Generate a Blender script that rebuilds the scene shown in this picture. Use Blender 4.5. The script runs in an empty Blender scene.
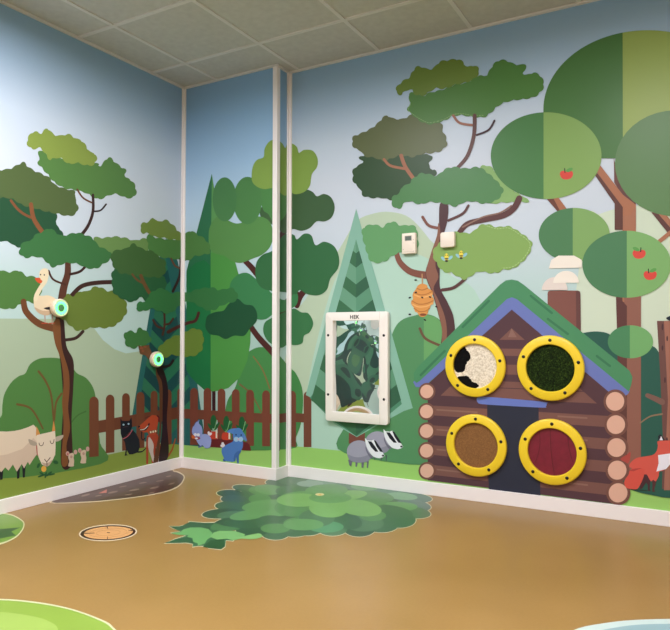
import bpy, bmesh, math, random
from mathutils import Vector, Matrix
from mathutils.geometry import tessellate_polygon
C = bpy.context.scene
COL = C.collection
# ------------------------------------------------------------------ camera
FPX, YAW, PITCH, ROLL = 643.083, 0.516654, 0.0282562, 0.00054117
CAM = Vector((3.2570, -3.4983, 0.96294))
ROOM_H, AX, DY, SKIRT = 2.75, 0.8212, 0.14403, 0.0761
ROOM_X, ROOM_Y = 5.1, -5.0
_F = Vector((-math.sin(YAW)*math.cos(PITCH), math.cos(YAW)*math.cos(PITCH), math.sin(PITCH)))
_R = Vector((math.cos(YAW), math.sin(YAW), 0)); _U = _R.cross(_F)
_R2 = _R*math.cos(ROLL)+_U*math.sin(ROLL); _U2 = -_R*math.sin(ROLL)+_U*math.cos(ROLL)
cam = bpy.data.cameras.new('camera'); camo = bpy.data.objects.new('camera', cam); COL.objects.link(camo)
cam.sensor_fit = 'HORIZONTAL'; cam.sensor_width = 36; cam.lens = 36*FPX/670; cam.clip_start = .02
camo.matrix_world = Matrix((( _R2.x,_U2.x,-_F.x,CAM.x),(_R2.y,_U2.y,-_F.y,CAM.y),(_R2.z,_U2.z,-_F.z,CAM.z),(0,0,0,1)))
C.camera = camo
# ------------------------------------------------------------------ world, exposure, ceiling luminaires
w = bpy.data.worlds.new('world'); C.world = w; w.use_nodes = True
w.node_tree.nodes['Background'].inputs[0].default_value = (.95, .97, 1, 1)
w.node_tree.nodes['Background'].inputs[1].default_value = .15
C.view_settings.view_transform = 'Standard'; C.view_settings.look = 'None'
C.view_settings.exposure = 0.30; C.view_settings.gamma = 1; C.view_settings.use_curve_mapping = False
LAMPS = [(1.2, -1.83, 40, 1), (3.0, -1.83, 36, 1), (3.0, -3.63, 22, 1), (1.2, -3.63, 22, 1)]
for x, y, e, wm in LAMPS:
    l = bpy.data.lights.new('ceiling_lamp', 'AREA'); l.shape = 'SQUARE'; l.size = .52; l.energy = e
    l.color = (.975, .965, 1.05); l.spread = math.radians(175)
    o = bpy.data.objects.new('ceiling_lamp', l); COL.objects.link(o); o.location = (x, y, ROOM_H-.03)

# ------------------------------------------------------------------ materials
def lin(h):
    h = h.lstrip('#'); r = [int(h[i:i+2], 16)/255 for i in (0, 2, 4)]
    return tuple(c/12.92 if c <= .04045 else ((c+.055)/1.055)**2.4 for c in r)+(1,)
_M = {}
def mat(hexc, rough=.5, metal=0, emit=0, spec=.5, name=None, noise=0, nscale=60, bump=0, bscale=200, coat=0):
    k = (hexc, rough, metal, emit, spec, noise, nscale, bump, bscale, coat)
    if k in _M: return _M[k]
    m = bpy.data.materials.new(name or 'paint_'+hexc); m.use_nodes = True
    nt = m.node_tree; b = nt.nodes['Principled BSDF']
    b.inputs['Base Color'].default_value = lin(hexc); b.inputs['Roughness'].default_value = rough
    b.inputs['Metallic'].default_value = metal; b.inputs['Specular IOR Level'].default_value = spec
    b.inputs['Coat Weight'].default_value = coat
    if emit:
        b.inputs['Emission Color'].default_value = lin(hexc); b.inputs['Emission Strength'].default_value = emit
    if noise or bump:
        tc = nt.nodes.new('ShaderNodeTexCoord')
    if noise:
        n = nt.nodes.new('ShaderNodeTexNoise'); n.inputs['Scale'].default_value = nscale; n.inputs['Detail'].default_value = 5
        nt.links.new(tc.outputs['Object'], n.inputs['Vector'])
        mr = nt.nodes.new('ShaderNodeMapRange'); mr.inputs[1].default_value = .3; mr.inputs[2].default_value = .7
        mr.inputs[3].default_value = 1-noise; mr.inputs[4].default_value = 1+noise
        nt.links.new(n.outputs['Fac'], mr.inputs[0])
        mx = nt.nodes.new('ShaderNodeVectorMath'); mx.operation = 'SCALE'; mx.inputs[0].default_value = lin(hexc)[:3]
        nt.links.new(mr.outputs[0], mx.inputs['Scale']); nt.links.new(mx.outputs[0], b.inputs['Base Color'])
    if bump:
        n2 = nt.nodes.new('ShaderNodeTexNoise'); n2.inputs['Scale'].default_value = bscale; n2.inputs['Detail'].default_value = 4
        nt.links.new(tc.outputs['Object'], n2.inputs['Vector'])
        bp = nt.nodes.new('ShaderNodeBump'); bp.inputs['Strength'].default_value = bump; bp.inputs['Distance'].default_value = .003
        nt.links.new(n2.outputs['Fac'], bp.inputs['Height']); nt.links.new(bp.outputs[0], b.inputs['Normal'])
    _M[k] = m; return m
def srgb(c): return max(0, min(255, round(255*(12.92*c if c <= .0031308 else 1.055*c**(1/2.4)-.055))))
def vinyl(h):          # wall print: inks slightly milky
    r, g, b, _ = lin(h); return mat('%02x%02x%02x' % (srgb(r*.96+.004), srgb(g*1.0+.005), srgb(b*1.0+.010)), .36, spec=.22)
def lino(h): return mat(h, .3, spec=.35, noise=.03, nscale=8)   # floor inlay

# ------------------------------------------------------------------ object helpers
def tag(o, label=None, cat=None, group=None, kind=None):
    if label: o['label'] = label
    if cat: o['category'] = cat
    if group: o['group'] = group
    if kind: o['kind'] = kind
    return o
def mesh_obj(name, verts, faces, m, parent=None, origin=(0, 0, 0), smooth=False):
    me = bpy.data.meshes.new(name); og = Vector(origin)
    me.from_pydata([Vector(v)-og for v in verts], [], faces); me.update()
    me.materials.append(m)
    if smooth: me.polygons.foreach_set('use_smooth', [True]*len(me.polygons))
    o = bpy.data.objects.new(name, me); COL.objects.link(o); o.location = og
    if parent: o.parent = parent
    return o
def bm_obj(name, bm, m, parent=None, loc=(0, 0, 0), smooth=False):
    me = bpy.data.meshes.new(name); bm.to_mesh(me); bm.free(); me.materials.append(m)
    if smooth:
        me.polygons.foreach_set('use_smooth', [True]*len(me.polygons))
        me.set_sharp_from_angle(angle=math.radians(40))
    o = bpy.data.objects.new(name, me); COL.objects.link(o); o.location = loc
    if parent: o.parent = parent
    return o
def box_bm(x0, x1, y0, y1, z0, z1, bev=0, seg=2, bm=None):
    b = bmesh.new()
    r = bmesh.ops.create_cube(b, size=1)
    for v in b.verts:
        v.co = Vector(((v.co.x+.5)*(x1-x0)+x0, (v.co.y+.5)*(y1-y0)+y0, (v.co.z+.5)*(z1-z0)+z0))
    if bev: bmesh.ops.bevel(b, geom=b.edges[:], offset=bev, segments=seg, affect='EDGES', profile=.5)
    if bm is not None:
        me = bpy.data.meshes.new('t'); b.to_mesh(me); b.free(); bm.from_mesh(me); bpy.data.meshes.remove(me); return bm
    return b
def empty(name, loc, label, cat, group=None):
    o = bpy.data.objects.new(name, None); COL.objects.link(o); o.location = loc; o.empty_display_size = .05
    return tag(o, label, cat, group)
def lathe_bm(profile, n=48, axis='Y', closed=False):
    """profile of (radius, height) turned round the axis; height runs along the axis's negative for Y (out of the wall), positive for X and Z"""
    b = bmesh.new(); rings = []
    for r, h in profile:
        ring = []
        for i in range(n):
            a = 2*math.pi*i/n; c, s = r*math.cos(a), r*math.sin(a)
            ring.append(b.verts.new({'Y': (c, -h, s), 'X': (h, c, s), 'Z': (c, s, h)}[axis]))
        rings.append(ring)
    pairs = list(zip(rings, rings[1:]))
    if closed: pairs.append((rings[-1], rings[0]))
    for A, B in pairs:
        for i in range(n): b.faces.new((A[i], A[(i+1) % n], B[(i+1) % n], B[i]))
    if not closed:
        for R in (rings[0], rings[-1]):
            b.faces.new(R)
    bmesh.ops.recalc_face_normals(b, faces=b.faces[:])
    return b

# ------------------------------------------------------------------ turning points seen on the walls and floor into real positions on them
def ray(u, v): return _F+_R2*((u-335)/FPX)-_U2*((v-315)/FPX)
def hit(u, v, ax, val):
    r = ray(u, v); return CAM+r*((val-CAM[ax])/r[ax])
def proj(P):
    d = Vector(P)-CAM; z = d.dot(_F); return (335+FPX*d.dot(_R2)/z, 315-FPX*d.dot(_U2)/z)
def edge_line(x, y):
    a = proj((x, y, 0)); b = proj((x, y, ROOM_H)); k = (b[0]-a[0])/(b[1]-a[1]); return (a[0]-k*a[1], k)
E1, E2, E3 = edge_line(0, 0), edge_line(AX, 0), edge_line(AX, DY)
def side(E, p): return p[0]-(E[0]+E[1]*p[1])
def clip(poly, E, keep):
    out = []
    for i in range(len(poly)):
        a, b = poly[i], poly[(i+1) % len(poly)]; da, db = side(E, a)*keep, side(E, b)*keep
        if da >= 0: out.append(a)
        if (da > 0 > db) or (da < 0 < db):
            t = da/(da-db); out.append((a[0]+(b[0]-a[0])*t, a[1]+(b[1]-a[1])*t))
    return out
def to3d(plane, p, off):
    if plane == 'L': P = hit(*p, 0, 0); P.x += off
    elif plane == 'B': P = hit(*p, 1, 0); P.y -= off
    elif plane == 'S': P = hit(*p, 0, AX); P.x += off
    elif plane == 'R': P = hit(*p, 1, DY); P.y -= off
    elif plane == 'F': P = hit(*p, 2, 0); P.z += off
    return P
NRM = {'L': Vector((1, 0, 0)), 'B': Vector((0, -1, 0)), 'S': Vector((1, 0, 0)), 'R': Vector((0, -1, 0)), 'F': Vector((0, 0, 1))}
FR = {'px': (0, 0, 1), 'LA': (0, 120, 3.5), 'LB': (0, 260, 3.5), 'LC': (0, 370, 3.5), 'BA': (170, 40, 3.5), 'BB': (170, 180, 3.5),
      'BC': (170, 330, 3.5), 'RA': (330, 30, 3.5), 'RB': (480, 0, 3.5), 'RC': (480, 160, 3.5), 'RD': (340, 180, 3.5), 'RE': (310, 300, 3.5),
      'RF': (400, 320, 3.5), 'RG': (510, 320, 3.32), 'SH': (0, 410, 9), 'GO': (20, 260, 9), 'CD': (110, 400, 9), 'RR': (185, 405, 9),
      'BG': (340, 420, 9.571), 'FX': (600, 420, 7.875), 'HV': (395, 225, 6.3), 'MI': (60, 440, 13.4), 'RH': (430, 325, 3.706),
      'RI': (420, 275, 4.5), 'AP': (540, 100, 4.846), 'AQ': (580, 220, 5.25), 'FL': (150, 470, 4.467), 'FQ': (290, 470, 4.467),
      'KW': (140, 335, 4.5), 'KX': (125, 335, 12.6), 'CO': (300, 200, 4.5), 'FA': (0, 440, 6.3), 'FB': (170, 360, 9.571)}
def pts(fr, s):
    ox, oy, k = FR[fr]
    v = [float(a) for a in s.replace(',', ' ').split()] if isinstance(s, str) else [c for p in s for c in p]
    return [(ox+v[i]/k, oy+v[i+1]/k) for i in range(0, len(v), 2)]
def cat(P, closed=True, n=5):
    out = []; m = len(P)
    for i in range(m if closed else m-1):
        if closed: p0, p1, p2, p3 = P[i-1], P[i], P[(i+1) % m], P[(i+2) % m]
        else: p0, p1, p2, p3 = P[max(i-1, 0)], P[i], P[i+1], P[min(i+2, m-1)]
        for j in range(n):
            t = j/n; a = []
            for c in (0, 1):
                a.append(.5*((2*p1[c])+(-p0[c]+p2[c])*t+(2*p0[c]-5*p1[c]+4*p2[c]-p3[c])*t*t+(-p0[c]+3*p1[c]-3*p2[c]+p3[c])*t**3))
            out.append(tuple(a))
    if not closed: out.append(P[-1])
    return out
def ell(cx, cy, rx, ry, rot=0, n=40, a0=0, a1=360):
    full = abs(a1-a0) >= 360; r = math.radians(rot); out = []
    for i in range(n if full else n+1):
        a = math.radians(a0+(a1-a0)*i/n); x, y = rx*math.cos(a), -ry*math.sin(a)
        out.append((cx+x*math.cos(r)-y*math.sin(r), cy+x*math.sin(r)+y*math.cos(r)))
    return out
def tess(P): 
    return [[P[i] for i in t] for t in tessellate_polygon([[Vector((x, y, 0)) for x, y in P]])]
def stroke_tris(P, w0, w1, smooth=True):
    P = cat(P, False, 6) if smooth and len(P) > 2 else P
    n = len(P); Lf, Rt = [], []
    for i in range(n):
        a, b = P[max(i-1, 0)], P[min(i+1, n-1)]; dx, dy = b[0]-a[0], b[1]-a[1]; L = math.hypot(dx, dy) or 1
        w = (w0+(w1-w0)*i/(n-1))/2; nx, ny = -dy/L*w, dx/L*w
        Lf.append((P[i][0]+nx, P[i][1]+ny)); Rt.append((P[i][0]-nx, P[i][1]-ny))
    out = []
    for i in range(n-1): out += [[Lf[i], Rt[i], Rt[i+1]], [Lf[i], Rt[i+1], Lf[i+1]]]
    for c, e, w in ((P[0], Lf[0], w0), (P[-1], Rt[-1], w1)):     # half-round ends
        a0 = math.atan2(e[1]-c[1], e[0]-c[0]); q = [(c[0]+w/2*math.cos(a0+s*math.pi*i/6), c[1]+w/2*math.sin(a0+s*math.pi*i/6)) for s in (-1,) for i in range(7)]
        ref = P[1] if c == P[0] else P[-2]
        mx = q[3]
        if (mx[0]-c[0])*(ref[0]-c[0])+(mx[1]-c[1])*(ref[1]-c[1]) > 0: q = [(2*c[0]-x, 2*c[1]-y) for x, y in q]
        out += [[c, q[i], q[i+1]] for i in range(6)]
    return out
LAYER = {'wall': 0, 'F': 0}
STEP = 0.00001
class Fig:
    """one figure: collects flat pieces, then makes one object (or an Empty with its parts)"""
    def __init__(s, name, label, catg, group=None, floor=False):
        s.name, s.label, s.cat, s.group, s.floor = name, label, catg, group, floor; s.parts = []
    def add(s, name, colour, tris, sub=None, label=None, planes=None, m=None):
        key = 'F' if s.floor else 'wall'; LAYER[key] += 1; off = .0004+STEP*LAYER[key]
        V, Fc = [], []
        def put(poly, pl):
            if len(poly) < 3: return
            q = [to3d(pl, p, off) for p in poly]
            nn = (q[1]-q[0]).cross(q[2]-q[0])
            if nn.length < 1e-12 and len(q) == 3: return
            if nn.dot(NRM[pl]) < 0: q.reverse()
            k = len(V); V.extend(q); Fc.append(list(range(k, k+len(q))))
        for t in tris:
            if s.floor: put(t, 'F'); continue
            if planes == 'L': put(t, 'L'); continue
            a = clip(t, E1, -1); put(a, 'L')
            b = clip(t, E1, 1)
            if b:
                put(clip(b, E2, -1), 'B'); c = clip(b, E2, 1)
                if c: put(clip(c, E3, -1), 'S'); put(clip(c, E3, 1), 'R')
        s.parts.append([name, m or (lino(colour) if s.floor else vinyl(colour)), V, Fc, sub, label])
        return len(s.parts)-1
    def poly(s, name, colour, fr, p, smooth=True, **k):
        P = pts(fr, p); P = cat(P) if smooth else P
        return s.add(name, colour, tess(P), **k)
    def oval(s, name, colour, fr, cx, cy, rx, ry, rot=0, a0=0, a1=360, **k):
        return s.add(name, colour, tess(pts(fr, ell(cx, cy, rx, ry, rot, 40, a0, a1))), **k)
    def line(s, name, colour, fr, p, w0, w1=None, smooth=True, **k):
        w1 = w0 if w1 is None else w1; sc = FR[fr][2]
        return s.add(name, colour, stroke_tris(pts(fr, p), w0/sc, w1/sc, smooth), **k)
    def lines(s, name, colour, fr, ps, w0, w1=None, smooth=True, **k):
        for p in ps: r = s.line(name, colour, fr, p, w0, w1, smooth, **k)
        return r
    def ovals(s, name, colour, fr, L, **k):
        for e in L: r = s.add(name, colour, tess(pts(fr, ell(*e, n=20))), **k)
        return r
    def wallq(s, name, colour, quads, plane='R', **k):
        """quads given in metres on the wall: (along, height) corner lists"""
        for q in quads:
            P = [proj((a, DY, z) if plane == 'R' else (a, 0, z) if plane == 'B' else (0, a, z)) for a, z in q]
            r = s.add(name, colour, tess(P), **k)
        return r
    def end(s):
        allv = [v for p in s.parts for v in p[2]]
        lo = [min(v[i] for v in allv) for i in range(3)]; hi = [max(v[i] for v in allv) for i in range(3)]
        og = Vector(((lo[0]+hi[0])/2, (lo[1]+hi[1])/2, lo[2]))
        if len(s.parts) == 1:
            n, m, V, Fc, _, _ = s.parts[0]; o = mesh_obj(s.name, V, Fc, m, origin=og); return tag(o, s.label, s.cat, s.group)
        root = empty(s.name, og, s.label, s.cat, s.group); made = []
        for n, m, V, Fc, sub, lb in s.parts:
            o = mesh_obj(n, [Vector(v)-og for v in V], Fc, m)
            o.parent = root if sub is None else made[sub]
            if lb: o['label'] = lb
            made.append(o)
        return root

# ================================================================== SETTING
def wall_mat(name, st):
    m = bpy.data.materials.new(name); m.use_nodes = True; nt = m.node_tree; b = nt.nodes['Principled BSDF']
    b.inputs['Roughness'].default_value = .36; b.inputs['Specular IOR Level'].default_value = .22
    g = nt.nodes.new('ShaderNodeNewGeometry'); sx = nt.nodes.new('ShaderNodeSeparateXYZ'); nt.links.new(g.outputs['Position'], sx.inputs[0])
    mr = nt.nodes.new('ShaderNodeMapRange'); mr.inputs[1].default_value = 0; mr.inputs[2].default_value = ROOM_H
    nt.links.new(sx.outputs['Z'], mr.inputs[0])
    cr = nt.nodes.new('ShaderNodeValToRGB'); nt.links.new(mr.outputs[0], cr.inputs[0])
    pass
    els = cr.color_ramp.elements
    els[0].position, els[0].color = st[0][0], lin(st[0][1]); els[1].position, els[1].color = st[-1][0], lin(st[-1][1])
    for p, c in st[1:-1]:
        e = els.new(p); e.color = lin(c)
    nt.links.new(cr.outputs[0], b.inputs['Base Color'])
    return m
wm = wall_mat('mural_sky', [(0.0, 'acccc4'), (.45, 'b8d0ce'), (.56, 'c6d2dc'), (.70, 'ccd6e2'), (.80, 'c6d6e6'), (.90, 'a6c2dc'), (1.0, '8fb4d4')])
wmb = wall_mat('mural_sky_deeper', [(0.0, 'acccc4'), (.45, 'b4d0d0'), (.56, 'bcd2e0'), (.68, 'b2cee4'), (.78, 'a0c4e4'), (.90, '90b8dc'), (1.0, '8ab2d6')]); plain = mat('d8d4cc', .6, noise=.02)
def struct(name, bm, m, parent=None):
    o = bm_obj(name, bm, m, parent)
    if not parent: o['kind'] = 'structure'
    return o
T = .1
wall_left = struct('wall_left', box_bm(-T, 0, ROOM_Y, .3, 0, ROOM_H), wm)
wall_back = struct('wall_back', box_bm(0, AX, 0, .3, 0, ROOM_H), wmb)
wall_right = struct('wall_right', box_bm(AX, ROOM_X, DY, DY+.156, 0, ROOM_H), wm)
struct('wall_east', box_bm(ROOM_X, ROOM_X+T, ROOM_Y, DY+.156, 0, ROOM_H), plain)
struct('wall_front', box_bm(-T, ROOM_X+T, ROOM_Y-T, ROOM_Y, 0, ROOM_H), plain)
# floor: beige-brown vinyl with faint cloudy wear
fm = bpy.data.materials.new('floor_vinyl'); fm.use_nodes = True; nt = fm.node_tree; b = nt.nodes['Principled BSDF']
tc = nt.nodes.new('ShaderNodeTexCoord'); n1 = nt.nodes.new('ShaderNodeTexNoise'); n1.inputs['Scale'].default_value = 1.3; n1.inputs['Detail'].default_value = 6
n2 = nt.nodes.new('ShaderNodeTexNoise'); n2.inputs['Scale'].default_value = 90; n2.inputs['Detail'].default_value = 3
for n in (n1, n2): nt.links.new(tc.outputs['Object'], n.inputs['Vector'])
ad = nt.nodes.new('ShaderNodeMath'); ad.operation = 'MULTIPLY_ADD'; ad.inputs[1].default_value = .25; nt.links.new(n2.outputs['Fac'], ad.inputs[0]); nt.links.new(n1.outputs['Fac'], ad.inputs[2])
cr = nt.nodes.new('ShaderNodeValToRGB'); nt.links.new(ad.outputs[0], cr.inputs[0])
cr.color_ramp.elements[0].position = .45; cr.color_ramp.elements[0].color = lin('92723f')
cr.color_ramp.elements[1].position = .8; cr.color_ramp.elements[1].color = lin('9f7d49')
nt.links.new(cr.outputs[0], b.inputs['Base Color']); b.inputs['Roughness'].default_value = .3; b.inputs['Specular IOR Level'].default_value = .225
struct('floor', box_bm(-T, ROOM_X+T, ROOM_Y-T, .3, -.1, 0), fm)
# ceiling: mineral tiles in a T-bar grid
tile = mat('ccccc6', .9, noise=.05, nscale=25, bump=.15, bscale=300, spec=.2)
bar = mat('e0deda', .6)
ceiling = struct('ceiling', box_bm(-T, ROOM_X+T, ROOM_Y-T, .3, ROOM_H+.004, ROOM_H+.1), tile)
gb = bmesh.new(); GX = [.312+.6*i for i in range(8)]; GY = [-.324-.6*i for i in range(8)]
for x in GX: box_bm(x-.012, x+.012, ROOM_Y, DY, ROOM_H-.003, ROOM_H+.006, bm=gb)
for y in GY: box_bm(0, ROOM_X, y-.012, y+.012, ROOM_H-.0034, ROOM_H+.006, bm=gb)
struct('ceiling_grid', gb, bar, ceiling)
pb = bmesh.new()
box_bm(0, .02, ROOM_Y, -.02, ROOM_H-.010, ROOM_H+.002, bm=pb); box_bm(0, AX+.02, -.02, 0, ROOM_H-.010, ROOM_H+.002, bm=pb)
box_bm(AX, AX+.02, 0, DY-.02, ROOM_H-.010, ROOM_H+.002, bm=pb); box_bm(AX, ROOM_X, DY-.02, DY, ROOM_H-.010, ROOM_H+.002, bm=pb)
struct('perimeter_trim', pb, bar, ceiling)
# skirting boards
white = mat('f4eeec', .38, spec=.45)
SK = .016
struct('baseboard_left', box_bm(0, SK, ROOM_Y, -SK, 0, SKIRT, .002), white)
struct('baseboard_back', box_bm(0, AX+SK, -SK, 0, 0, SKIRT, .002), white)
struct('baseboard_side', box_bm(AX, AX+SK, 0, DY-SK, 0, SKIRT, .002), white)
struct('baseboard_right', box_bm(AX, ROOM_X, DY-SK, DY, 0, SKIRT, .002), white)
# white corner profiles
cw = .024; t_ = .012
cb = bmesh.new(); box_bm(0, cw, -t_, 0, SKIRT, ROOM_H-.01, .002, bm=cb); box_bm(0, t_, -cw, 0, SKIRT, ROOM_H-.01, .002, bm=cb)
struct('trim_1', cb, white)
cb = bmesh.new(); lp = [(AX-cw, 0), (AX-cw, -t_+.002), (AX-cw+.002, -t_), (AX+t_-.005, -t_), (AX+t_-.0015, -t_+.0015), (AX+t_, -t_+.005), (AX+t_, cw), (AX, cw), (AX, 0)]
va = [cb.verts.new((x, y, SKIRT)) for x, y in lp]; vb = [cb.verts.new((x, y, ROOM_H-.01)) for x, y in lp]
for i in range(len(lp)): cb.faces.new((va[i], va[(i+1) % len(lp)], vb[(i+1) % len(lp)], vb[i]))
cb.faces.new(va); cb.faces.new(vb); bmesh.ops.recalc_face_normals(cb, faces=cb.faces[:])
struct('trim_2', cb, white)
cb = bmesh.new(); box_bm(AX, AX+cw+.006, DY-t_, DY, SKIRT, ROOM_H-.01, .002, bm=cb); box_bm(AX, AX+t_, DY-cw, DY, SKIRT, ROOM_H-.01, .002, bm=cb)
struct('trim_3', cb, white)
# ceiling luminaires (the room's own lamps, above and behind the photographer)
for i, (x, y, e, wm_) in enumerate(LAMPS):
    r = empty('ceiling_light', (x, y, ROOM_H), 'square flat ceiling light panel recessed in the tile grid', 'ceiling light', 'square ceiling lights')
    fb = bmesh.new()
    for a in ((-.3, .3, -.3, -.27), (-.3, .3, .27, .3), (-.3, -.27, -.27, .27), (.27, .3, -.27, .27)): box_bm(*a, -.018, .0, bm=fb)
    bm_obj('frame', fb, white, r)
    bm_obj('diffuser', box_bm(-.27, .27, -.27, .27, -.012, -.006), mat('fff4e4', .5, emit=5.0), r)

# ================================================================== MURAL BACKGROUND (surface of the walls)
class WallFig(Fig):
    def end(s, parent):
        for n, m, V, Fc, sub, lb in s.parts:
            o = mesh_obj(n, V, Fc, m, parent)
            if lb: o['label'] = lb
def wf(parent, name, colour, fr, p, smooth=True, **k):
    f = WallFig('x', 'x', 'x'); f.poly(name, colour, fr, p, smooth, **k); f.end(parent)
wf(wall_left, 'painted_hill', 'a8b79c', 'LB', '-2600 190 -800 195 0 205 180 206 280 212 330 240 360 280 400 312 440 327 500 318 540 280 580 245 640 235 642 760 -2600 900', False, planes='L')
wf(wall_back, 'painted_hill', 'a9c4bc', 'px', '185 330 277 300 277 460 185 460', False)
wf(wall_right, 'painted_hill', 'b9c8ad', 'px', '290 330 305 300 322 275 340 248 356 222 372 214 390 212 410 218 430 240 450 270 450 400 290 450')
wf(wall_right, 'painted_hill', 'b2cfbe', 'px', '290 470 300 430 316 345 340 270 375 248 420 255 450 275 480 300 500 400 480 470', True)
wf(wall_right, 'painted_hill', 'cdd7c0', 'px', '588 222 600 214 620 208 645 205 680 208 720 220 760 250 760 345 588 345', True)
wf(wall_left, 'grass_band', '84963c', 'px', '-420 522 0 475 60 463.5 110 454.2 184 438.5 184 470 0 515 -420 600', False, planes='L')
wf(wall_back, 'grass_band', '98c668', 'px', '181 438.6 277 447.5 277 474 181 462', False)
wf(wall_right, 'grass_band', '9cca6a', 'px', '276 448 288 445.5 400 456.5 660 485 840 504 840 540 670 515 400 480 288 468 276 471', False)

# ================================================================== MURAL FIGURES, LEFT WALL
def wavy(P, amp=.75, wl=9.5):
    out = []; d = 0; m = len(P); per = sum(math.dist(P[i], P[(i+1) % m]) for i in range(m)); k = max(3, round(per/wl))
    ar = sum(P[i][0]*P[(i+1) % m][1]-P[(i+1) % m][0]*P[i][1] for i in range(m)); sg = 1 if ar > 0 else -1
    for i in range(m):
        a, b, c = P[i-1], P[i], P[(i+1) % m]; dx, dy = c[0]-a[0], c[1]-a[1]; L = math.hypot(dx, dy) or 1
        o = amp*(abs(math.sin(math.pi*k*d/per))*2-1.2)
        out.append((b[0]+sg*dy/L*o, b[1]-sg*dx/L*o)); d += math.dist(b, c)
    return out
def crown(f, colour, fr, p, **k):
    P = cat(pts(fr, p), n=7)
    if f.name == 'painted_umbrella_tree': P = wavy(P)
    return f.add('crown', colour, tess(P), **k)
# round bush behind the goat
f = Fig('painted_bush', 'big rounded green bush painted behind the white goat, thin brown twigs inside', 'bush')
f.poly('foliage', '4d7c3b', 'LB', '-60 590 -20 565 5 545 8 510 15 470 38 430 65 407 88 397 105 365 135 346 170 342 210 345 245 362 268 395 300 412 325 445 336 490 340 560 350 640 350 715 -60 760')
f.lines('twig', '6b5024', 'LB', ['135 390 160 425 180 480 190 600', '60 505 110 522 150 590', '215 468 196 500 190 560'], 8, 6)
f.line('twig', '436a30', 'LB', '300 530 270 545 245 575', 5)
f.end()
# dark striped conifer in the corner
f = Fig('painted_conifer', 'dark teal striped conifer painted across the room corner behind the picket fence', 'tree')
bd = f.poly('foliage', '25605c', 'px', '166 238 158 262 128 440 206 447 190 330 178 262', False)
for i in range(13):
    y0, y1 = 259+14*i, 273+14*i
    for sgn, ks in ((-1, .165), (1, .19)):
        q = [(164.5, y0)]
        for y in (y0, y1):
            x = ks*(y-252)/(1+ks*1.05); q.append((164.5+sgn*x, y-1.05*x))
        q.append((164.5, y1))
        f.add('stripe', ('2c6a4c', '16403f')[i % 2] if sgn < 0 else ('2b7050', '1a4a48')[i % 2], tess(q), sub=bd)
f.end()
# tall umbrella-shaped tree
f = Fig('painted_umbrella_tree', 'tall flat-crowned tree with winding brown trunk painted behind the goose', 'tree')
crown(f, '6c8b4c', 'LA', '325 412 360 413 400 408 440 413 470 422 500 415 520 425 515 470 470 500 420 515 390 490 350 450')
crown(f, '274f30', 'LA', '-60 265 50 270 120 295 190 318 198 350 197 368 213 385 217 408 170 412 120 425 80 442 55 443 25 425 -60 410')
crown(f, '536336', 'LA', '-60 175 0 175 35 170 60 158 82 148 100 165 125 180 150 190 175 205 190 225 225 240 262 250 263 275 273 305 265 327 240 336 200 328 160 320 120 308 80 298 50 280 20 272 -60 268')
crown(f, '588040', 'LA', '132 108 160 115 190 130 330 150 345 160 358 155 370 138 385 132 405 150 425 165 440 176 438 200 455 208 470 225 477 250 467 270 440 272 410 260 385 262 350 277 325 270 300 255 262 245 225 238 190 218 170 195 150 172 132 150 138 130')
crown(f, '8a9b45', 'LA', '95 70 108 47 125 41 142 47 165 30 187 50 210 55 240 50 265 65 285 72 300 90 315 112 332 118 338 140 325 157 300 158 270 150 240 153 215 135 190 133 175 140 160 120 140 98 115 102 98 90')
crown(f, '4f7838', 'LB', '-60 30 0 35 25 42 45 40 70 38 90 55 130 62 145 100 140 130 122 152 100 145 70 155 45 170 10 170 -60 165')
f.line('branch', '7d4d2e', 'LA', '38 282 60 310 85 330 118 345', 9)
f.line('branch', '85522f', 'LA', '108 295 116 340 132 370 152 397', 14, 16)
f.line('branch', '3b2118', 'LA', '325 262 325 320 308 370 280 408', 9, 12)
f.line('branch', '6b4028', 'LA', '270 243 290 272 320 289', 6)
f.line('branch', '2e1a16', 'LA', '371 295 352 316 328 320', 6)
f.line('trunk', '5a3320', 'LB', '237 0 236 50 220 110 205 235', 19, 30)
f.line('branch', '4a2a1a', 'LB', '170 38 186 68 228 86', 7)
f.line('branch', '3c2014', 'LB', '305 15 280 40 245 50', 9)
f.line('branch', '3f2216', 'LB', '250 125 285 92 335 80 396 77', 15)
f.line('branch', '3a2012', 'LB', '228 280 265 273 290 250', 11)
f.line('branch', '6e4020', 'LB', '82 145 92 182 135 222 192 240', 20, 26)
tr = f.poly('trunk', '371a10', 'LB', '200 205 222 205 232 300 257 355 256 450 250 560 252 712 213 712 220 500 210 350 190 270 185 225')
f.poly('bark_highlight', '7a4a24', 'LB', '185 225 192 290 213 350 222 430 217 500 222 580 215 712 238 712 232 650 245 590 238 520 243 450 240 390 222 330 214 290 208 210', sub=tr)
crown(f, '3d6f3b', 'LA', '68 450 85 425 105 425 120 405 150 390 175 380 200 397 220 405 265 395 300 403 325 415 345 440 385 462 388 485 360 505 335 520 300 517 275 505 240 500 215 505 185 515 165 500 150 485 120 478 90 482 70 470')
crown(f, '66792c', 'LB', '205 190 220 140 235 120 255 126 280 110 305 110 325 96 350 95 375 108 405 110 430 130 444 160 440 190 420 215 400 230 370 238 330 236 300 242 275 248 255 238 230 215')
f.end()
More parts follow.
